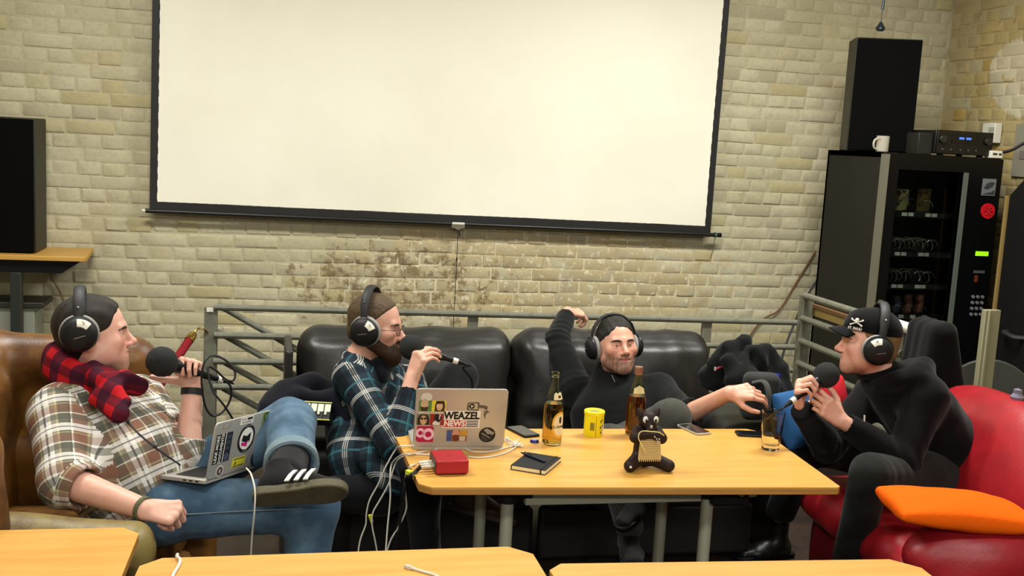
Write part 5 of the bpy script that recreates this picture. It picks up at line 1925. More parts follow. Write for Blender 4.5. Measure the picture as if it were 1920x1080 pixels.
# cap
s_ = SDF(O4 - .2, O4 + .2, .0042)
s_.put(ell(L4(0, -.010, .050), np.array([.086, .108, .094]) * sc4, F4))
s_.put(ell(L4(0, .045, .075), np.array([.060, .050, .05]) * sc4, F4), .03)
s_.clip(L4(0, 0, .052), F4 @ V(0, .10, -1), .004)
s_.put(ell(L4(0, -.008, .030), np.array([.0795, .1005, .088]) * sc4, F4), .003, 's')
capo = soft('cap', s_, HOOD, parent=p4, rel=2)
pk = []
for r_ in np.linspace(0, 1, 6):
    for a in np.linspace(-1.15, 1.15, 15):
        x = math.sin(a) * (.074 + .004 * r_)
        y = .052 + math.cos(a) * .040 + r_ * .066 * math.cos(a * .95)
        z = .058 + .010 * math.cos(a) - .016 * r_ - .020 * (abs(math.sin(a)) ** 2)
        pk.append(L4(x, y, z))
m = MB()
fs = [(i * 15 + j, i * 15 + j + 1, (i + 1) * 15 + j + 1, (i + 1) * 15 + j) for i in range(5) for j in range(14)]
m.add(pk, fs)
o = part('peak', m, HOOD, capo)
sd = o.modifiers.new('thick', 'SOLIDIFY')
sd.thickness = .0035
# emblem: small white skull and crossbones with a line of lettering
ce = hit(capo, 1606, 606)
if ce is not None:
    nE = nrm(np.cross(hit(capo, 1614, 606) - hit(capo, 1598, 606), hit(capo, 1606, 598) - hit(capo, 1606, 612)))
    nE = -nE if nE @ ray(1606, 606) > 0 else nE
    upE = nrm(F4[:, 2] - nE * (F4[:, 2] @ nE))
    rtE = np.cross(upE, nE)
    E_ = lambda x, y, z=.003: ce + rtE * x + upE * y + nE * (z - 5.5 * x * x - 3 * y * y)
    m = MB()
    m.ell(E_(0, .012), (.0085, .0085, .003), np.stack([rtE, upE, nE], 1), 12).ell(E_(0, .003), (.005, .005, .003), np.stack([rtE, upE, nE], 1), 8)
    for s in (-1, 1):
        m.tube([E_(-.022, -.010 * s + .003), E_(.022, .010 * s + .003)], .0026, 6, 0)
        for e in (-1, 1):
            m.ell(E_(e * .022, e * s * .011 + .003), (.0042, .0042, .003), np.stack([rtE, upE, nE], 1), 8)
    WE = mat('emblem_white', S(214, 212, 200), .7)
    part('skull_emblem', m, WE, capo, label='white skull and crossbones emblem')
    part('lettering', MB().text('ST. PAULI', .0135, E_(0, -.022), np.stack([rtE, upE, nE], 1), .002, bold=.0004), WE, capo)
cufL, cufR = lerp(elL, wrL, .93), lerp(elR, wrR, .9)
sp4 = [(ecap(pel, bel, (.185, .135), (.185, .13), rv), 0), (ecap(bel, che, (.185, .13), (.185, .12), rv), .04), (ecap(che, lerp(che, nkb, .9), (.175, .115), (.095, .09), rv), .05),
       (cap(shR, shL, .070, .070), .05), (cap(shR, elR, .076, .066), .045), (capflat(elR, cufR, .066, .045), .02), (cap(shL, elL, .080, .068), .045), (capflat(elL, cufL, .068, .043), .02)]
hdp0 = [nkb + F4 @ V(x, -.125 - .03 * (1 - abs(x) / .08), .055 - .3 * abs(x)) for x in (-.085, -.045, 0, .045, .085)]
hdp = [nkb + F4 @ V(.085 * math.cos(a), -.045 + .075 * math.sin(a), .012 - .030 * math.sin(a)) for a in np.linspace(-.6, 3.74, 10)]
sp4 += chain(hdp, .030, .02) + chain(hdp0, .042, .02) + chain([nkb + F4 @ V(-.05, -.115, .028), nkb + F4 @ V(.05, -.115, .028)], .040, .03)
ho = garment(p4, 'hooded_top', sp4, [], HOOD, disp=folds(.007, (12, 12, 10), 95, [(elL, wrL - shL), (bel, pel - che), (elR, wrR - shR)], .006),
             holes=[cap(nkb + F4 @ V(0, .02, .03), O4 + F4 @ V(0, .02, -.04), .060, .062), cap(cufL - nrm(wrL - elL) * .01, wrL, .034)])
part('collar', MB().tube([nkb + F4 @ V(math.cos(a) * .066, math.sin(a) * .068 + .014, .026 - .03 * math.sin(a)) for a in np.linspace(0, 6.283, 22)], .013, 8, 0), HOOD, p4)
z0 = hit(ho, 1619, 788)
if z0 is not None:
    part('drawstring_tip', MB().tube([z0 + V(0, -.004, .02), z0 + V(0, -.006, -.008)], .0035, 6, 0), WHITE, p4)
z0, z1 = hit(ho, 1702, 873), hit(ho, 1722, 877)
garment(p4, 'trousers', [(ecap(pel + V(0, -.05, -.05), pel + V(0, .06, -.05), (.15, .12), (.15, .12), V(1, 0, 0)), 0), (cap(hipR, knR, .092, .074), .05), (capflat(knR, anR, .074, .062), .03), (cap(hipL, knL, .094, .076), .05), (cap(knL, anL, .074, .064), .03)],
        [], DKGREEN, disp=folds(.006, 11, 97, [(knL + V(.1, 0, .0), knL - hipL), (lerp(knL, anL, .8), anL - knL)], .0028))
BOOT = mat('boot_leather', S(24, 26, 25), .38, bump=(30, .2))
shoe(p4, 'boot', V(2.235, -2.215, .098), (-.985, -.1, 0), (0, 0, 1), BOOT, BLACK, .31, .13)
shoe(p4, 'boot', anL + V(0, 0, -.02), (-.9, -.3, 0), (0, 0, 1), BOOT, BLACK, .29, .05)
headphones('black headphones with paper sticker 4 over the black cap', O4, F4, sc4 * 1.06, dict(txt='4', span=(1.5, 2.35)), .12)
microphone('black foam microphone held by the man in the black cap', hd4, hd4 + d4 * .19, [onD(1452, 775, 3.92), onD(1440, 785, 3.95), onD(1428, 800, 4.1), onD(1432, 850, 4.3)])

# ================================================================== soft things lying about
def pile(name, label, cat, prims, m, h=.009, amp=.008, f=14, seed=1, joints=(), parent=None, group=None):
    o = blob(name, prims, h, m, parent=parent, disp=folds(amp, f, seed, joints), rel=2)
    if parent is None:
        tag(o, label, cat, group)
    return o


pj = [onD(503, 765, 4.0), onD(535, 738, 4.06), onD(585, 726, 4.14), onD(640, 730, 4.16), onD(672, 775, 4.10), onD(690, 830, 4.06)]
pile('navy_coat', 'dark navy coat thrown over the left arm of the black sofa', 'coat', chain(pj, .05, .03, .04) + chain([onD(520, 770, 3.98), onD(560, 745, 4.02), onD(625, 748, 4.06), onD(655, 790, 4.03)], .035, .03) + [(ell(onD(600, 745, 4.20), (.17, .10, .06)), .03)], NAVYC, amp=.014, f=17, seed=101)

ca = [(ell(onD(1400, 712, 4.72), (.15, .11, .10)), .03), (ell(onD(1440, 735, 4.66), (.11, .10, .09)), .05), (ell(onD(1345, 704, 4.72), (.075, .08, .07)), .03)]
fl = lambda pts, r, k=.012: [(ecap(onD(*pts[i]), onD(*pts[i + 1]), (r[i], r[i] * .42), (r[i + 1], r[i + 1] * .42), V(.4, .1, 1)), k) for i in range(len(pts) - 1)]
ca += fl([(1338, 690, 4.66), (1368, 664, 4.64), (1398, 642, 4.66), (1408, 652, 4.68)], [.05, .06, .035, .02])
ca += fl([(1395, 690, 4.62), (1425, 668, 4.62), (1446, 655, 4.64), (1456, 690, 4.64), (1462, 735, 4.62)], [.05, .055, .03, .05, .05])
ca += fl([(1362, 672, 4.60), (1380, 705, 4.58), (1402, 740, 4.56)], [.03, .05, .06]) + fl([(1405, 655, 4.62), (1392, 690, 4.60), (1420, 725, 4.57)], [.03, .035, .06])
cb = thing('black_coat', 'black hooded coat with small red badge heaped at the right end of the black sofa', 'coat', onD(1400, 790, 4.7))
pile('cloth', None, None, ca, BLKCOAT, amp=.014, f=15, seed=102, parent=cb)
bo = [o for o in cb.children][0]
hb = hit(bo, 1350, 690)
if hb is not None:
    part('red_badge', MB().tube([hb + V(-.022, -.006, -.004), hb + V(0, -.008, .006), hb + V(.024, -.006, .002)], .005, 6, 3), mat('badge_red', S(150, 36, 52), .5), cb)
    part('white_tab', MB().box(hb + V(-.026, -.008, -.002), (.006, .004, .016)), WHITE, cb)
bp = thing('backpack', 'grey padded backpack strap and flap beside the black coat', 'bag', onD(1430, 790, 4.5))
blob('flap', [(rbox(onD(1425, 742, 4.5), (.075, .05, .10), .03, rotz(-.3)), 0)], .009, cloth_mat('bag_grey', S(52, 52, 50), S(44, 44, 42), .8), parent=bp, disp=folds(.004, 14, 103))
sp0 = [onD(1412, 718, 4.43), onD(1432, 716, 4.40), onD(1441, 735, 4.38), onD(1440, 770, 4.38)]
part('strap', MB().tube(sp0, .016, 8, 5, .5), cloth_mat('strap_grey', S(74, 74, 70)), bp)

BLUEC = mat('blue_cotton', S(28, 82, 132), .85, bump=(220, .2, .001))
c0 = onD(1497, 785, 4.42)
Rb = rotz(.5) @ RX(math.radians(62))
blob('blue_cushion', [(pbox(c0, (.12, .12, .010), .01, .05, Rb), 0)], .008, BLUEC, disp=folds(.003, 12, 104))
tag(bpy.data.objects['blue_cushion'], 'blue cushion leaning between the black sofa and the man in the black cap', 'cushion')
c0 = onD(1560, 742, 4.52)
blob('red_cushion', [(pbox(c0, (.065, .09, .010), .01, .04, rotz(.2) @ RX(math.radians(70))), 0)], .008, mat('red_cotton', S(206, 22, 40), .8), disp=folds(.003, 12, 105))
tag(bpy.data.objects['red_cushion'], 'small bright red cushion behind the arms of the man in the black cap', 'cushion')

# coat hanging over the side railing
hc = []
for k, y in enumerate((-2.30, -2.355, -2.41, -2.455)):
    hc += [(cap(V(2.755, y, 1.075), V(2.74, y, .93), .034, .036), .025), (cap(V(2.78, y, 1.06), V(2.81, y, .80), .04, .06), .03), (cap(V(2.80, y, 1.08), V(2.875 + .012 * (k % 2), y - .01, .70 + .03 * (k % 2)), .036, .050), .025)]
pile('black_coat', 'black coat draped over the side railing behind the man in the cap', 'coat', hc, HOOD, amp=.008, f=(12, 16, 5), seed=106)

# red velvet rope with brass hook
rp = thing('velvet_rope', 'red velvet barrier rope with brass hook hanging from the railing post', 'rope', onY(345, 660, -1.4))
ra, rb_ = onY(322, 684, -1.46), onY(356, 636, -1.32)
part('rope', MB().tube([onY(150, 960, -2.1), onY(215, 850, -1.9), onY(280, 755, -1.62), ra, onY(340, 660, -1.38), rb_], .020, 12, 5), mat('red_velvet', S(122, 6, 18), .9), rp)
dr_ = nrm(rb_ - ra)
BRASS = mat('brass', S(196, 160, 80), .25, 1.0)
part('ferrule', MB().lathe([(.0, -.012), (.022, -.012), (.022, .012), (.018, .02), (.018, .034), (.012, .045), (.0, .045)], rb_, 18, basis_z(dr_)), BRASS, rp)
e = rb_ + dr_ * .045
part('hook', MB().tube([e, e + V(.008, .01, .012), e + V(.020, .02, .018), lerp(e, V(-.288, -1.252, e[2]), .75) + V(0, 0, .012), V(-.288, -1.252, e[2] - .004)], .0045, 8, 5), BRASS, rp)


# ================================================================== laptops
def laptop(label, A, H, W, D, LH, ang, key_right=True):
    """A: hinge corner; H columns: along the hinge, towards the user, up. ang: lid lean beyond upright"""
    t = thing('laptop', label, 'laptop', A, 'aluminium laptops with stickers')
    P = lambda x, y, z: A + H @ V(x, y, z)
    th = .013
    r = .012
    rect = lambda w, d: [(x, y) for x, y in ((r, 0), (w - r, 0), (w - r * .3, r * .3), (w, r), (w, d - r), (w - r * .3, d - r * .3), (w - r, d), (r, d), (r * .3, d - r * .3), (0, d - r), (0, r), (r * .3, r * .3))]
    b = part('base', MB().prism(rect(W, D), th, A, H), ALU, t, bevel=.002)
    part('keyboard', MB().box(P(W / 2, .075, th + .0006), (W * .84, .10, .0012), H), mat('keyboard_black', S(22, 22, 23), .5), b)
    part('trackpad', MB().box(P(W / 2, .175, th + .0004), (W * .34, .07, .0008), H), mat('trackpad_grey', S(150, 148, 140), .3), b)
    for i in range(3):
        part('port', MB().box(P(.0 if key_right else W, .03 + .022 * i, th * .5), (.001, .012, .004), H), BLACK, b)
    up = H @ V(0, -math.sin(ang), math.cos(ang))
    back = H @ V(0, -math.cos(ang), -math.sin(ang))
    L0 = A + H @ V(0, .002, th)
    HL = np.stack([H[:, 0], up, back], 1)
    if np.linalg.det(HL) < 0:
        HL[:, 0] *= -1
    lid = part('lid', MB().prism(rect(W, LH), .0055, L0, np.stack([H[:, 0], up, back], 1)), ALU, t, bevel=.002)
    part('screen', MB().box(L0 + H[:, 0] * W / 2 + up * LH / 2 - back * .0004, (W * .94, LH * .9, .0008), np.stack([H[:, 0], up, back], 1)), mat('screen_dark', S(14, 14, 16), .15), lid)
    return t, lid, L0, up, back


class Sticker:
    """flat print on a lid: u to the right as seen from behind the lid, v up"""

    def __init__(s, lid, org, rt, up, out):
        s.lid, s.o, s.R = lid, org, np.stack([rt, up, out], 1)
        s.k = 0

    def poly(s, pts, colr, lev=0, name='sticker'):
        m = MB().prism(pts, .0003, s.o + s.R[:, 2] * (.0056 + .0003 * lev), s.R)
        return part(name, m, pm(colr), s.lid)

    def rect(s, u0, v0, u1, v1, colr, lev=0, name='sticker'):
        return s.poly([(u0, v0), (u1, v0), (u1, v1), (u0, v1)], colr, lev, name)

    def disc(s, u, v, ru, rv, colr, lev=0, name='sticker', n=26):
        return s.poly([(u + ru * math.cos(a), v + rv * math.sin(a)) for a in np.linspace(0, 6.2832, n, endpoint=False)], colr, lev, name)

    def text(s, body, size, u, v, colr, lev=2, rot=0, sx=1.0, bold=0.0):
        R = s.R.copy()
        c, q = math.cos(rot), math.sin(rot)
        R[:, 0], R[:, 1] = s.R[:, 0] * c + s.R[:, 1] * q, -s.R[:, 0] * q + s.R[:, 1] * c
        return part('lettering', MB().text(body, size, s.o + s.R @ V(u, v, .0056 + .0003 * lev), R, .0003, sx=sx, bold=bold), pm(colr), s.lid)


PM = {}


def pm(c):
    if c not in PM:
        PM[c] = mat('print', S(*c), .55)
    return PM[c]


K, Wt = (20, 20, 20), (236, 232, 220)
# laptop on the table
A2 = V(.482, -2.893, .7205)
e2 = nrm(V(.310, -.012, 0))
H2 = np.stack([e2, V(-e2[1], e2[0], 0), V(0, 0, 1)], 1)
W2, LH2 = .314, .219
t2, lid2, Lo2, up2, bk2 = laptop('silver laptop with many colourful stickers open on the beech table', A2, H2, W2, .219, LH2, math.radians(12))
st2 = Sticker(lid2, Lo2, e2, up2, bk2)
q = lambda x, y: ((x - 55) / 1320 * W2, (955 - y) / 895 * LH2)          # picture crop -> lid


def qr(x0, y0, x1, y1, c, lev=0, name='sticker'):
    a, b = q(x0, y1), q(x1, y0)
    st2.rect(a[0], a[1], b[0], b[1], c, lev, name)


def qd(x, y, rx, ry, c, lev=0, name='sticker'):
    a = q(x, y)
    st2.disc(a[0], a[1], rx / 1320 * W2, ry / 895 * LH2, c, lev, name)


def qp(pts, c, lev=0, name='sticker'):
    st2.poly([q(x, y) for x, y in pts], c, lev, name)


qr(105, 240, 288, 406, (92, 134, 66))
qd(208, 190, 80, 66, (218, 212, 196))
qd(185, 300, 55, 85, (206, 176, 136), 1)
qp([(132, 330), (185, 345), (238, 330), (232, 385), (205, 404), (165, 404), (138, 385)], (66, 46, 32), 2)
qr(170, 338, 200, 346, (150, 100, 86), 3)
qr(288, 240, 490, 410, (226, 214, 52))
qp([(350, 250), (465, 250), (478, 320), (470, 406), (330, 406), (335, 310)], (64, 40, 30), 1)
qd(400, 325, 45, 66, (218, 186, 142), 2)
qp([(350, 245), (462, 245), (455, 288), (360, 290)], (56, 36, 28), 3)
qr(382, 352, 416, 360, (160, 80, 72), 3)
qr(105, 408, 470, 440, (206, 204, 176))
st2.text('DEMOCRAZE DAYS', .0052, *q(285, 424), (120, 120, 100), 1)
qr(82, 445, 272, 616, (122, 126, 106))
qp([(100, 612), (95, 520), (125, 462), (180, 448), (240, 462), (268, 530), (266, 612)], (44, 34, 30), 1)
qd(183, 540, 48, 72, (204, 166, 122), 2)
qd(160, 515, 20, 17, (24, 22, 22), 3)
qd(208, 515, 20, 17, (24, 22, 22), 3)
qr(275, 445, 475, 620, (152, 40, 34))
qp([(345, 450), (420, 448), (440, 520), (415, 570), (350, 575), (330, 520)], (26, 26, 34), 1)
st2.text('?', .026, *q(412, 492), Wt, 2, bold=.0004)
qp([(310, 590), (350, 545), (410, 580), (425, 545), (420, 615), (330, 615)], (226, 222, 212), 2)
qr(460, 396, 996, 660, Wt)
st2.text('WEAZEL', .0375, *q(728, 472), K, 2, sx=.84, bold=.0017)
qr(470, 540, 790, 646, (196, 40, 44), 1)
st2.text('NEWS', .0285, *q(630, 593), Wt, 3, sx=.91, bold=.0012)
for i in range(4):
    qr(802, 546 + i * 28, 972, 560 + i * 28, K, 1)
qp([(100, 632), (320, 632), (340, 655), (340, 880), (130, 884), (90, 850)], (178, 12, 74))
qd(150, 738, 64, 74, (240, 196, 206), 1)
qd(152, 738, 32, 32, (178, 12, 74), 2)
qd(265, 758, 82, 92, (240, 196, 206), 1)
qd(265, 760, 46, 44, (178, 12, 74), 2)
qr(530, 690, 828, 868, (150, 104, 74))
qr(530, 695, 606, 866, (72, 84, 136), 1)
qr(720, 690, 828, 780, (196, 150, 60), 1)
qr(720, 790, 800, 862, (206, 190, 170), 1)
qd(662, 770, 54, 92, (206, 150, 120), 2)
qp([(612, 770), (662, 765), (712, 770), (706, 840), (680, 868), (645, 868), (618, 840)], (112, 54, 36), 3)
qd(1118, 766, 122, 118, (28, 26, 24))
qp([(1060, 690), (1110, 665), (1225, 735), (1190, 770), (1150, 745), (1130, 760)], (150, 146, 134), 1)
qp([(1025, 745), (1045, 730), (1175, 815), (1165, 826)], (130, 128, 116), 1)
qp([(1030, 780), (1060, 780), (1160, 850), (1090, 868), (1040, 830)], (58, 56, 50), 1)
qp([(800, 270), (955, 262), (966, 275), (960, 380), (945, 390), (806, 384), (795, 370)], (40, 38, 34))
qp([(812, 282), (945, 276), (950, 372), (815, 372)], (186, 174, 146), 1)
qd(862, 322, 42, 40, (30, 28, 26), 2)
qp([(848, 298), (892, 322), (850, 346)], (206, 198, 176), 3)
qp([(955, 300), (1040, 308), (1085, 320), (1095, 360), (1070, 380), (1030, 352), (955, 348)], (96, 90, 76), 1)
qp([(1050, 395), (1070, 385), (1052, 440), (1075, 505), (1062, 508), (1040, 445)], (60, 56, 48), 1)
qp([(1078, 385), (1090, 390), (1126, 415), (1122, 424), (1096, 412), (1065, 470), (1056, 466)], (60, 56, 48), 1)

# laptop on the lap of the man in the armchair
A1 = onD(385, 909, 3.19)
h1 = nrm(V(.53, .85, -.085))
y1 = nrm(V(-.85, .53, -.05))
z1 = nrm(np.cross(h1, y1))
H1 = np.stack([h1, y1, z1], 1)
W1, LH1 = .305, .178
t1, lid1, Lo1, up1_, bk1 = laptop('grey laptop with political stickers on the lap of the man in the armchair', A1, H1, W1, .21, LH1, math.radians(10))
st1 = Sticker(lid1, Lo1, h1, up1_, bk1)
a_, b_ = W1, LH1
st1.rect(.43 * a_, .855 * b_, .66 * a_, .985 * b_, Wt)
st1.text("DON'T", .0105, .49 * a_, .945 * b_, K, 2, sx=.85)
st1.rect(.55 * a_, .925 * b_, .645 * a_, .965 * b_, K, 1)
st1.text('THE INTERNET', .0098, .545 * a_, .888 * b_, K, 2, sx=.82)
st1.rect(.84 * a_, .68 * b_, .985 * a_, .985 * b_, (112, 134, 62))
st1.disc(.91 * a_, .89 * b_, .016, .016, (60, 78, 40), 1)
st1.disc(.91 * a_, .89 * b_, .008, .008, (112, 134, 62), 2)
st1.rect(.045 * a_, .26 * b_, .205 * a_, .78 * b_, (18, 20, 30))
st1.text('LEAK MORE', .0185, .083 * a_, .52 * b_, Wt, 2, rot=math.pi / 2, sx=.88, bold=.0005)
st1.text('DOCUMENTS!', .0185, .155 * a_, .52 * b_, Wt, 2, rot=math.pi / 2, sx=.80, bold=.0005)
st1.rect(.205 * a_, .26 * b_, .217 * a_, .78 * b_, Wt)
st1.rect(.217 * a_, .26 * b_, .325 * a_, .78 * b_, (26, 30, 40))
for i in range(3):
    st1.rect(.235 * a_, (.46 + .1 * i) * b_, .305 * a_, (.535 + .1 * i) * b_, (58, 64, 70), 1)
st1.disc(.27 * a_, .34 * b_, .013, .013, (70, 80, 96), 1)
cx, cy, rr_ = .59 * a_, .575 * b_, .047
st1.disc(cx, cy, rr_, rr_ * .98, (24, 18, 26), 0, n=36)
st1.disc(cx, cy, rr_ * .78, rr_ * .76, Wt, 1, n=32)
st1.poly([(cx - .026, cy - .004), (cx - .020, cy + .014), (cx, cy + .008), (cx + .022, cy + .018), (cx + .020, cy - .016), (cx + .0, cy - .014)], (20, 18, 24), 2)
st1.poly([(cx - .024, cy - .020), (cx - .024, cy - .008), (cx - .008, cy - .013), (cx + .008, cy - .010), (cx + .006, cy - .026), (cx - .010, cy - .022)], (196, 20, 112), 3)
st1.poly([(cx + .004, cy - .036), (cx + .010, cy - .036), (cx + .0155, cy - .010), (cx + .0105, cy - .010)], Wt, 4)
st1.text('ANTIFASCHISTISCHE', .0055, cx, cy + .0405, (180, 178, 172), 2, sx=.8)
st1.text('AKTION', .006, cx, cy - .0412, (180, 178, 172), 2)
st1.rect(.73 * a_, .50 * b_, .95 * a_, .645 * b_, (150, 152, 146))
st1.rect(.78 * a_, .56 * b_, .88 * a_, .61 * b_, (132, 134, 130), 1)
st1.rect(.70 * a_, .345 * b_, .93 * a_, .365 * b_, (160, 162, 156))
st1.rect(.40 * a_, .085 * b_, .635 * a_, .255 * b_, (212, 200, 48))
st1.rect(.42 * a_, .225 * b_, .615 * a_, .240 * b_, (40, 38, 20), 1)
st1.rect(.42 * a_, .098 * b_, .615 * a_, .113 * b_, (40, 38, 20), 1)
st1.poly([(.43 * a_, .13 * b_), (.46 * a_, .165 * b_), (.44 * a_, .18 * b_), (.48 * a_, .18 * b_), (.465 * a_, .13 * b_)], (50, 46, 24), 1)
st1.disc(.86 * a_, .14 * b_, .034, .030, (34, 40, 66))
st1.disc(.875 * a_, .15 * b_, .0155, .0155, (190, 196, 206), 1)
st1.disc(.878 * a_, .15 * b_, .0115, .0115, (34, 40, 66), 2)
st1.text('C', .017, .88 * a_, .15 * b_, (200, 204, 210), 3)
st1.disc(.20 * a_, .105 * b_, .0195, .0185, (206, 200, 186))
st1.disc(.20 * a_, .105 * b_, .0145, .0138, (84, 70, 62), 1)
st1.rect(.19 * a_, .075 * b_, .21 * a_, .135 * b_, (206, 200, 186), 2)
st1.poly([(.12 * a_, .86 * b_), (.26 * a_, .86 * b_), (.26 * a_, .955 * b_), (.12 * a_, .955 * b_)], (140, 142, 132))
st1.poly([(.14 * a_, .875 * b_), (.23 * a_, .875 * b_), (.23 * a_, .94 * b_), (.14 * a_, .94 * b_)], (160, 158, 146), 1)

# ================================================================== things on the beech table
TZ = .7205


def glass_mat(name, col, rough=.02, ior=1.45):
    return mat(name, col, rough, trans=1.0, ior=ior)


BGLASS = glass_mat('bottle_glass', S(226, 234, 206))
PROF = [(.0, .004), (.026, .003), (.0325, .002), (.0348, .008), (.035, .02), (.035, .128), (.034, .142), (.030, .162), (.0235, .185), (.0175, .206), (.0142, .224), (.0135, .244), (.0150, .246), (.0152, .258), (.0140, .260)]


def bottle(label, c, level, liquid, tilt_label, front=True, capcol=None, zs=TZ, glass=BGLASS):
    c = V(c[0], c[1], zs)
    t = thing('bottle', label, 'bottle', c, 'half litre drink bottles')
    inner = [(max(r - .003, 0), z) for r, z in PROF]
    prof = PROF + [(.0110, .2595), (.0108, .244)] + [(r, z + (.006 if i < 3 else 0)) for i, (r, z) in reversed(list(enumerate(inner[:-3])))]
    part('glass', MB().lathe(prof, c, 32, None, False, False), glass, t)
    lp = [(.0, .0095)] + [(r - .0027, max(z, .0095)) for r, z in PROF[2:] if z < level]
    rl = np.interp(level, [z for r, z in PROF], [r for r, z in PROF]) - .0027
    lp += [(rl, level), (.0, level)]
    part('drink', MB().lathe(lp, c, 32, None, False, False), glass_mat('drink_' + label[:5], liquid, .03, 1.33), t)
    return t, c


def wrap(c, r, a0, a1, z0, z1, n=14, r2=None, dz=None):
    """curved label patch round a bottle; dz(t): lift of the upper edge"""
    m = MB()
    vs, fs = [], []
    for i in range(n + 1):
        t = i / n
        a = a0 + (a1 - a0) * t
        for j in range(5):
            s = j / 4
            zz = z0 + (z1 - z0) * s
            if dz:
                lo, hi = dz(t)
                zz = z0 + (z1 - z0) * (lo + (hi - lo) * s)
            rr = r if r2 is None else np.interp(zz, [z0, z1], [r, r2])
            vs.append(c + V(rr * math.cos(a), rr * math.sin(a), zz))
    for i in range(n):
        for j in range(4):
            fs.append((i * 5 + j, (i + 1) * 5 + j, (i + 1) * 5 + j + 1, i * 5 + j + 1))
    return m.add(vs, fs)


LBL, LBLY = mat('label_cream', S(232, 216, 170), .6), mat('label_yellow', S(226, 170, 48), .6)
oval = lambda t: (.5 - .5 * math.sqrt(max(0, 1 - (2 * t - 1) ** 2)), .5 + .5 * math.sqrt(max(0, 1 - (2 * t - 1) ** 2)))
t, c = bottle('bottle of amber drink with yellow oval label beside the blue bottle cap', onZ(1034, 832, .72), .150, S(250, 192, 92), 0)
a = math.radians(-58)
part('label_border', wrap(c, .0353, a - .92, a + .92, .028, .124, 18, None, oval), LBLY, t)
part('label', wrap(c, .0356, a - .74, a + .74, .036, .116, 18, None, oval), LBL, t)
e = V(math.cos(a), math.sin(a), 0)
RL = np.stack([np.cross(V(0, 0, 1), e), V(0, 0, 1), e], 1)
part('lettering', MB().text('CLUB-MATE', .0125, c + e * .0359 + V(0, 0, .070), RL, .0003, bend=.0359, bold=.0003), BLACK, t)
part('label_figure', wrap(c, .0359, a - .17, a + .17, .081, .107, 8, None, oval), mat('label_ink', S(48, 40, 36), .6), t)
part('neck_label', wrap(c, .0292, a - .85, a + .85, .166, .192, 14, .0222, lambda t: (.0, .75 + .25 * abs(math.sin(t * 9)))), LBL, t)
part('neck_mark', wrap(c, .0285, a - .25, a + .2, .172, .182, 6, .0258), mat('label_ink', S(60, 46, 40), .6), t)
t, c = bottle('bottle of reddish brown drink standing behind the brown clay figure', onZ(1189, 816, .72), .152, S(206, 112, 62), 0)
part('neck_label', wrap(c, .0298, -2.4, -.75, .164, .194, 16, .0215, lambda t: (0, .62 + .38 * (1 - abs(2 * t - 1)))), mat('label_back', S(206, 190, 138), .6), t)
part('foil_ring', MB().lathe([(.0155, .232), (.0162, .234), (.0162, .256), (.0148, .2605), (.0, .2605)], c, 20, None, False, False), mat('foil_copper', S(150, 104, 84), .35, .4), t)
p = onD(1455, 735, 4.62)
t, c = bottle('bottle with blue cap standing upright beside the backpack on the black sofa', p, .12, S(60, 44, 26), 0, zs=.585, glass=glass_mat('bottle_glass_dark', S(150, 160, 130)))
part('cap', MB().lathe([(.0, .262), (.014, .262), (.0155, .258), (.0165, .246), (.0, .246)], c, 20, None, False, False), mat('cap_blue', S(36, 44, 140), .35, .3), t)
part('label', wrap(c, .0290, -2.6, -.8, .168, .190, 10, .0232), LBL, t)
part('body_label', wrap(c, .0354, -2.2, -.9, .035, .115, 12, None, oval), LBL, t)
p = onZ(1002, 829, .72)
bc_ = thing('crown_cork', 'small blue bottle cap lying in front of the amber bottle', 'bottle cap', V(p[0], p[1], TZ))
part('rim', MB().lathe([(.0, .0005), (.0165, .0005), (.0158, .006), (.0138, .0085), (.0, .009)], V(p[0], p[1], TZ), 21, None, False, False), mat('cap_blue', S(38, 36, 120), .35, .3), bc_)
part('top', MB().lathe([(.0, .0092), (.0115, .0092), (.0115, .0096), (.0, .0096)], V(p[0], p[1], TZ), 21, None, False, False), mat('cap_silver', S(170, 172, 186), .35, .4), bc_)

p = onZ(1112, 816, .72)
c = V(p[0], p[1], TZ)
cn = thing('yellow_tin', 'round yellow tin with barcode and hole in its lid', 'tin', c)
TIN = mat('tin_yellow', S(232, 218, 20), .38)
part('body', MB().lathe([(.0, 0), (.0355, 0), (.0365, .003), (.0365, .084), (.0, .084)], c, 36), TIN, cn)
part('lid', MB().lathe([(.0375, .080), (.0385, .082), (.0385, .092), (.0365, .0945), (.022, .0925), (.020, .088), (.0, .088)], c, 36, None, True, False), mat('lid_yellow', S(238, 226, 40), .35), cn)
part('lid_hole', MB().lathe([(.0, .0885), (.0195, .0885), (.0195, .0892), (.0, .0892)], c, 24), mat('hole_grey', S(140, 136, 110), .6), cn)
KT = mat('tin_print', S(40, 38, 20), .5)
a = math.radians(-110)
for i in range(7):
    a_ = a - .30 + i * .062
    part('barcode_bar', wrap(c, .0368, a_, a_ + (.03 if i % 2 else .044), .026, .056, 2), KT, cn)
part('seam_line', wrap(c, .0368, a + .27, a + .31, .004, .080, 2), KT, cn)
for i, (da, z, h) in enumerate([(.75, .052, .014), (.95, .060, .010), (.72, .030, .014), (.98, .036, .012), (.78, .012, .012)]):
    part('printed_figure', wrap(c, .0368, a + da, a + da + .16, z, z + h, 4, None, oval), KT, cn)
part('white_panel', wrap(c, .0367, a + 1.12, a + 1.6, .006, .048, 6, None, lambda t: (0, .8 + .2 * math.sin(t * 3.14))), PAPER, cn)

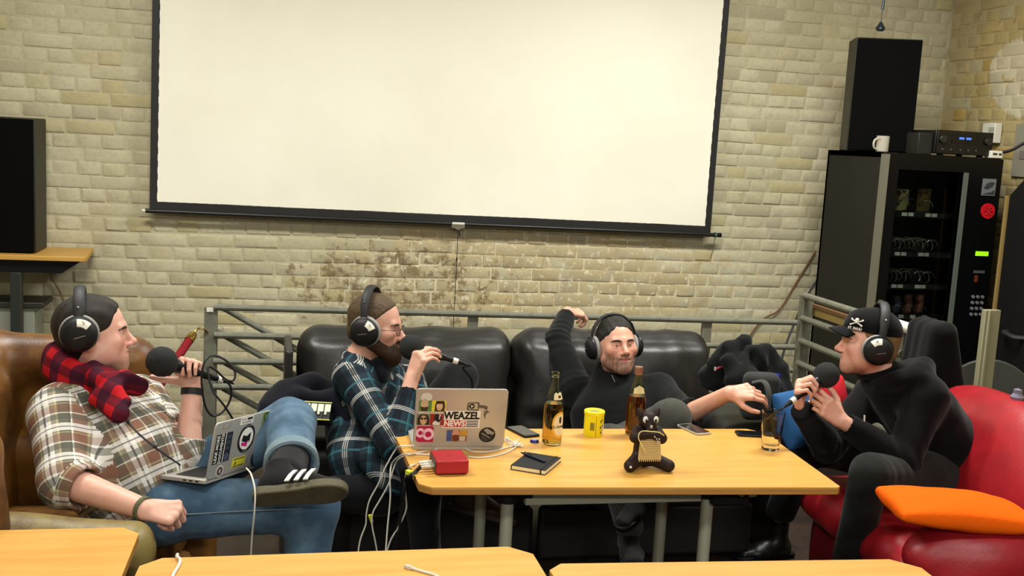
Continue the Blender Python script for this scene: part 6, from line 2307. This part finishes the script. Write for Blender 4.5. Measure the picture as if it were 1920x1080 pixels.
p = onZ(1444, 843, .72)
c = V(p[0], p[1], TZ)
gl_ = thing('drinking_glass', 'empty faceted drinking glass on the right end of the beech table', 'glass', c)
m = MB()
N = 30
rings = []
for z, r, fac in [(.0, .029, 1), (.003, .0315, 1), (.020, .0325, 1), (.075, .0375, 1), (.088, .0395, .5), (.096, .0385, 0), (.142, .0425, 0), (.1435, .0415, 0), (.142, .0402, 0), (.096, .0362, 0), (.075, .034, 0), (.026, .029, 0), (.019, .026, 0)]:
    rings.append([c + V((r - .0016 * fac * (i % 3 == 0)) * math.cos(i * 2 * math.pi / N), (r - .0016 * fac * (i % 3 == 0)) * math.sin(i * 2 * math.pi / N), z) for i in range(N)])
m.ring(rings)
part('tumbler', m, glass_mat('tumbler_glass', S(250, 250, 246), .02, 1.22), gl_)

# phones
PHS = mat('phone_glass', S(16, 17, 20), .12)


def phone(label, ctr, ang, dark=True):
    c = V(ctr[0], ctr[1], TZ)
    R = rotz(ang)
    t = thing('smartphone', label, 'smartphone', c, 'smartphones on the beech table')
    r, w, l = .009, .0335, .069
    pts = []
    for cx, cy, a0 in ((w - r, l - r, 0), (-w + r, l - r, 90), (-w + r, -l + r, 180), (w - r, -l + r, 270)):
        pts += [(cx + r * math.cos(math.radians(a0 + d)), cy + r * math.sin(math.radians(a0 + d))) for d in (0, 30, 60, 90)]
    part('case', MB().prism(pts, .0075, c, R), BLACK if dark else ALU, t, bevel=.001)
    s = part('screen', MB().prism([(x * .93, y * .9) for x, y in pts], .0006, c + V(0, 0, .0076), R), PHS, t)
    part('home_button', MB().cyl(c + R @ V(0, -.0645, .0076), c + R @ V(0, -.0645, .0083), .0035, n=14), mat('button_black', S(30, 30, 32), .3), s)
    return t


phone('black smartphone lying behind the silver laptop', onZ(981, 812, .72) + V(.0, .006, 0), math.radians(18))
phone('silver rimmed smartphone lying right of the clay figure', onZ(1301, 807, .72), math.radians(14), False)
phone('black smartphone lying behind the drinking glass', onZ(1414, 816, .72), math.radians(78))

# notebook and pen
cs = [onZ(x, y, .724) for x, y in [(955, 878), (1014, 888), (1057, 858), (990, 847)]]
nb = thing('notebook', 'black notebook with cream pages on the beech table', 'notebook', V(cs[0][0], cs[0][1], TZ))
ex = nrm((cs[1] - cs[0]) * V(1, 1, 0))
ey = V(-ex[1], ex[0], 0)
w_, d_ = np.linalg.norm(cs[1] - cs[0]), np.linalg.norm(cs[2] - cs[1])
RN = np.stack([ex, ey, V(0, 0, 1)], 1)
w_, d_ = .118, .166
R_ = rotz(math.radians(-33))
cN = onZ(1006, 868, .73)
cN = V(cN[0], cN[1], TZ)
part('cover_bottom', MB().box(cN + V(0, 0, .001), (w_, d_, .002), R_), BLACKM, nb)
part('pages', MB().box(cN + V(0, 0, .008), (w_ - .004, d_ - .004, .012), R_), mat('pages_cream', S(232, 222, 176), .7, bump=(300, .3, .001)), nb)
part('cover_top', MB().box(cN + V(0, 0, .015), (w_, d_, .002), R_), BLACKM, nb, bevel=.001)
part('spine', MB().box(cN + R_ @ V(-w_ / 2, 0, .008), (.002, d_, .016), R_), BLACKM, nb)
part('elastic_band', MB().box(cN + R_ @ V(w_ * .36, 0, .0085), (.004, d_ + .002, .018), R_), BLACK, nb)
pa, pb = onZ(981, 850, .742), onZ(1023, 866, .742)
pn = thing('pen', 'dark blue ballpoint pen lying on the black notebook', 'pen', (pa + pb) / 2 - V(0, 0, .005))
dp = nrm(pb - pa)
PENM = mat('pen_blue', S(24, 28, 48), .3)
part('barrel', MB().lathe([(.0, 0), (.0035, .001), (.0045, .02), (.0048, .10), (.004, .112), (.0, .113)], pb - V(0, 0, 0), 12, basis_z(-dp)), PENM, pn)
part('clip', MB().tube([pa + dp * .004 + V(0, 0, .004), pa + dp * .012 + V(0, 0, .0075), pa + dp * .042 + V(0, 0, .006)], .0015, 6, 4), PENM, pn)
part('push_button', MB().cyl(pb - dp * .113, pb - dp * .122, .0024, n=8), BLACK, pn)

# red audio box
R_ = rotz(math.radians(1))
cR = onZ(842, 872, .735)
cR = V(cR[0], cR[1], TZ + .0255)
rx = thing('red_box', 'red metal audio box with cables plugged in at its left side', 'box', V(cR[0], cR[1], TZ))
part('case', MB().box(cR, (.105, .122, .045), R_), mat('red_metal', S(166, 34, 42), .45, .2), rx, bevel=.005)
part('side_panel', MB().box(cR + R_ @ V(-.0535, 0, 0), (.003, .108, .036), R_), mat('panel_dark', S(66, 50, 34), .5), rx)
for x in (-1, 1):
    for y in (-1, 1):
        part('foot', MB().cyl(cR + R_ @ V(.04 * x, .048 * y, -.0255), cR + R_ @ V(.04 * x, .048 * y, -.022), .006, n=10), BLACK, rx)
part('logo_mark', MB().cyl(cR + V(0, 0, .0224), cR + V(0, 0, .0230), .012, n=20), mat('red_dark', S(140, 26, 34), .5), rx)
for i, y in enumerate((-.030, -.008, .018)):
    b0 = cR + R_ @ V(-.055, y, -.004)
    dd = R_ @ V(-1, -.15, 0)
    part('plug', MB().cyl(b0, b0 + dd * .030, .0055, n=12).cyl(b0 + dd * .030, b0 + dd * .042, .0042, n=10), [mat('plug_steel', S(206, 200, 184), .3, .5), mat('plug_steel', S(206, 200, 184), .3, .5), WHITE][i], rx)

# brown clay figure
c = onZ(1209, 878, .72)
c = V(c[0], c[1], TZ)
fg = thing('clay_figure', 'dark brown clay animal figure holding a ribbed wooden board', 'figurine', c)
CLAY = mat('brown_clay', S(38, 23, 17), .6, bump=(40, .2), spec=.3)
W = lambda x, y, z: c + V(x, y, z)
pr = [(ell(W(0, .012, .055), (.040, .034, .055)), 0), (ell(W(0, .01, .10), (.036, .028, .045)), .02), (ell(W(0, .002, .165), (.034, .028, .030)), .008),
      (cap(W(-.030, .0, .030), W(-.066, -.036, .020), .024, .021), .012), (cap(W(.030, .0, .030), W(.068, -.040, .020), .024, .021), .012),
      (cap(W(-.036, .005, .128), W(-.046, -.012, .110), .017, .018), .01), (cap(W(-.046, -.012, .110), W(-.012, -.036, .126), .018, .015), .008),
      (cap(W(.036, .005, .128), W(.046, -.012, .106), .017, .018), .01), (cap(W(.046, -.012, .106), W(.010, -.036, .124), .018, .015), .008),
      (ell(W(0, -.022, .150), (.017, .014, .012)), .01)]
blob('body', pr, .004, CLAY, parent=fg)
for s in (-1, 1):
    part('ear', MB().lathe([(.013, 0), (.011, .010), (.005, .022), (.0, .027)], W(s * .027, .004, .182), 12, basis_z(V(s * .45, 0, 1))), CLAY, fg)
    e_ = part('eye', MB().ell(W(s * .0185, -.0235, .173), (.009, .005, .0115), None, 14), mat('figure_eye_white', S(226, 222, 208), .3), fg)
    part('pupil', MB().ell(W(s * .0165, -.0275, .170), (.0042, .003, .0062), None, 10), BLACK, e_)
    part('paw_dot', MB().ell(W(s * .070, -.0560, .022), (.0045, .003, .0045), None, 10), mat('dot_white', S(226, 220, 206), .4), fg)
part('nose', MB().ell(W(-.001, -.036, .152), (.0055, .004, .006), None, 10), mat('nose_grey', S(176, 166, 156), .3), fg)
for x, z in ((.008, .122), (.015, .115), (.019, .107), (.024, .114), (.021, .100)):
    part('white_dot', MB().ell(W(x, -.0505, z), (.0025, .002, .003), None, 8), mat('dot_white', S(216, 210, 200), .4), fg)
m = MB().prism([(-.040, 0), (.040, 0), (.034, .075), (-.034, .075)], .005, W(0, -.036, .042), np.stack([V(1, 0, 0), V(0, .12, .99), V(0, -.99, .12)], 1))
bd_ = part('board', m, mat('board_wood', S(206, 176, 112), .6), fg)
for i in range(10):
    z = .047 + i * .0068
    part('rib', MB().cyl(W(-.038 + i * .0005, -.0425 + .0008 * i, z), W(.038 - i * .0005, -.0425 + .0008 * i, z), .0017, n=6), mat('board_rib', S(216, 188, 126), .6), bd_)
for i in range(11):
    x = -.036 + i * .0072
    part('tooth', MB().lathe([(.0026, 0), (.0022, .005), (.0, .010)], W(x, -.0385, .043), 6, basis_z(V(0, -.1, -1))), mat('board_tooth', S(220, 196, 140), .6), bd_)
part('string', MB().tube([W(-.020, -.052, .068), W(-.034, -.05, .092), W(-.045, -.040, .118), W(-.035, -.036, .137), W(-.008, -.048, .140), W(.022, -.046, .136), W(.046, -.034, .122)], .0016, 6, 8), mat('yellow_string', S(236, 216, 130), .6), fg)


# ================================================================== cables
def cable(name, label, pts, r=.0028, m=CABLE_W, cat='cable', n=8):
    return solo(name, MB().tube(pts, r, 7, n), m, label, cat)


def px(lst, ox, oy, k, d):
    out = []
    for i, (x, y) in enumerate(lst):
        dd = d[0] + (d[1] - d[0]) * i / (len(lst) - 1)
        out.append(onD(ox + x / k, oy + y / k, dd))
    return out


def tb(x, y, dz=.0028):
    return onZ(x, y, TZ + dz)


T1 = [tb(772, 836, .007), tb(762, 836, .005), tb(747, 838, .005), V(.43, -2.86, .72)]
cable('white_cable', 'white charging cable from the laptop down the left table edge, outermost', [tb(778, 836, .008), tb(765, 836, .006), tb(751, 837, .006)] + px([(420, 100), (340, 240), (290, 360), (220, 490), (195, 600), (190, 680), (150, 790), (130, 900), (120, 1000)], 640, 820, 4.154, (3.70, 3.72)))
cable('white_cable', 'white cable hanging from the table edge, second from the left', [tb(800, 845), tb(785, 849), tb(765, 853)] + px([(430, 190), (370, 360), (300, 490), (245, 590), (240, 690), (262, 800), (280, 900)], 640, 820, 4.154, (3.66, 3.68)))
cable('white_cable', 'white cable hanging from the table edge, third from the left', [tb(806, 853), tb(775, 851), tb(756, 852)] + px([(400, 195), (380, 300), (381, 480), (360, 700), (345, 900)], 640, 820, 4.154, (3.68, 3.62)))
cable('white_cable', 'white cable from the red box hanging in a bow, nearest the table leg', [cR + R_ @ V(-.095, .012, -.006), tb(778, 871), tb(768, 876, .006)] + px([(495, 330), (500, 440), (505, 560), (450, 690), (390, 790), (350, 900)], 640, 820, 4.154, (3.5, 3.55)))
cable('black_cable', 'black audio cable from the red box dropping over the table edge', [cR + R_ @ V(-.096, -.014, -.006), tb(776, 885), tb(765, 893, .004)] + px([(485, 340), (475, 450), (455, 600), (420, 760), (400, 900)], 640, 820, 4.154, (3.5, 3.55)), .0036, CABLE_B)
cable('black_cable', 'second black audio cable beside the first one at the red box', [cR + R_ @ V(-.096, -.036, -.006), tb(782, 884), tb(772, 893, .003)] + px([(505, 330), (492, 450), (470, 600), (440, 760), (415, 900)], 640, 820, 4.154, (3.46, 3.5)), .0036, CABLE_B)
yt = tb(767, 886, .006)
solo('yellow_tape', MB().box(yt, (.016, .020, .014), rotz(.5)).box(yt + V(.014, -.012, -.004), (.012, .022, .002), rotz(.3)), YELLOW, 'yellow tape tag round the cables beside the red box', 'tape', bevel=.002)
solo('yellow_tape', MB().box(onD(640 + 230 / 4.154, 820 + 632 / 4.154, 3.69), (.030, .012, .007), basis_z(V(.1, 1, .1)) @ rotz(-.3)), YELLOW, 'yellow tape tag joining the two hanging white cables', 'tape', bevel=.002)
cable('white_cable', 'white cable lying in front of the silver laptop', [tb(800, 853), tb(829, 838), tb(862, 838), tb(889, 847), tb(923, 846), tb(950, 839), tb(968, 835)])
cable('white_cable', 'white cable curving behind the red box to the earphones', [tb(878, 856), tb(897, 858), tb(920, 856), tb(945, 850), tb(962, 842), tb(972, 833)])
r2 = random.Random(4)
tg = [tb(946 + r2.uniform(0, 26) + 4 * math.sin(i), 822 + r2.uniform(0, 17), .003 + .006 * r2.random()) for i in range(16)]
ep = thing('earphones', 'tangled white earphones lying right of the silver laptop', 'earphones', tb(960, 832, 0))
part('cord', MB().tube(tg, .0016, 6, 6), CABLE_W, ep)
for x, y in ((974, 834), (951, 823)):
    p = tb(x, y, .008)
    part('earbud', MB().ell(p, (.008, .007, .008), None, 12).cyl(p, p + V(.012, -.012, -.003), .0028, n=8), WHITE, ep)

cable('white_cable', 'white cable running down the front of the blue jeans', [onD(462, 878, 3.14), onD(471, 890, 3.07), onD(478, 920, 3.03), onD(477, 960, 3.03), onD(473, 1000, 3.06), onD(470, 1045, 3.1)], .0026)
tz = lambda x, y, dz=.004: onZ(x, y, .72 + dz)
cable('white_cable', 'white cable curving over the middle foreground table at its left end', [tz(331, 1041, .012) + V(0, .03, -.01), tz(332, 1043, .010), tz(338, 1050), tz(334, 1062), tz(326, 1075), tz(318, 1095)], .0042)
nc = thing('network_cable', 'white network cable with clear plug on the middle foreground table', 'cable', tz(765, 1062, 0))
q0 = tz(766, 1063, .005)
dq = nrm(tz(795, 1072, .005) - q0)
part('plug', MB().box(q0, (.021, .0115, .0085), np.stack([dq, np.cross(V(0, 0, 1), dq), V(0, 0, 1)], 1)), mat('clear_plug', S(226, 220, 206), .2, trans=.4), nc, bevel=.001)
part('cord', MB().tube([q0 + dq * .010, tz(795, 1072), tz(815, 1078), tz(840, 1092)], .0032, 7, 5), CABLE_W, nc)

# small box with four white keys on the sofa arm
k0 = onD(594, 770, 3.93)
RK = rotz(math.radians(-14)) @ RX(math.radians(52))
kb = thing('headphone_mixer', 'small black box with four white channel fields on the sofa arm', 'mixer', k0 - V(0, 0, .05))
KW = lambda x, y, z: k0 + RK @ V(x, y, z)
part('case', MB().box(KW(0, 0, -.03), (.104, .070, .055), RK), BLACK, kb, bevel=.004)
part('yellow_edge', MB().box(KW(0, .034, -.001), (.104, .004, .005), RK), mat('edge_yellow', S(196, 196, 110), .5), kb)
part('yellow_edge', MB().box(KW(0, -.034, -.001), (.104, .004, .005), RK), mat('edge_yellow', S(186, 196, 80), .5), kb)
for i in range(4):
    x = -.038 + i * .0255
    f_ = part('white_field', MB().box(KW(x, .013, -.0015), (.0215, .030, .003), RK), mat('field_white', S(240, 244, 214), .4), kb)
    part('slot', MB().box(KW(x, -.018, -.0015), (.0215, .026, .003), RK), mat('slot_dark', S(36, 34, 30), .5), kb)
    part('slider', MB().box(KW(x - .005, -.010, .002), (.008, .010, .006), RK), WHITE, kb)

# glass ornament on the top of the red sofa's back
br = [o for o in rs.children if o.name.startswith('backrest')][0]
tp = max((np.array(v.co) + ORG[br.name] for v in br.data.vertices if abs(v.co.y + ORG[br.name][1] + 2.90) < .02), key=lambda v: v[2])
solo('glass_ornament', MB().lathe([(.0, -.004), (.022, -.003), (.026, .008), (.015, .022), (.016, .036), (.0, .042)], tp, 16), mat('ornament_glass', S(150, 150, 170), .15, trans=.4), 'small bluish glass ornament on the top edge of the red sofa', 'ornament')
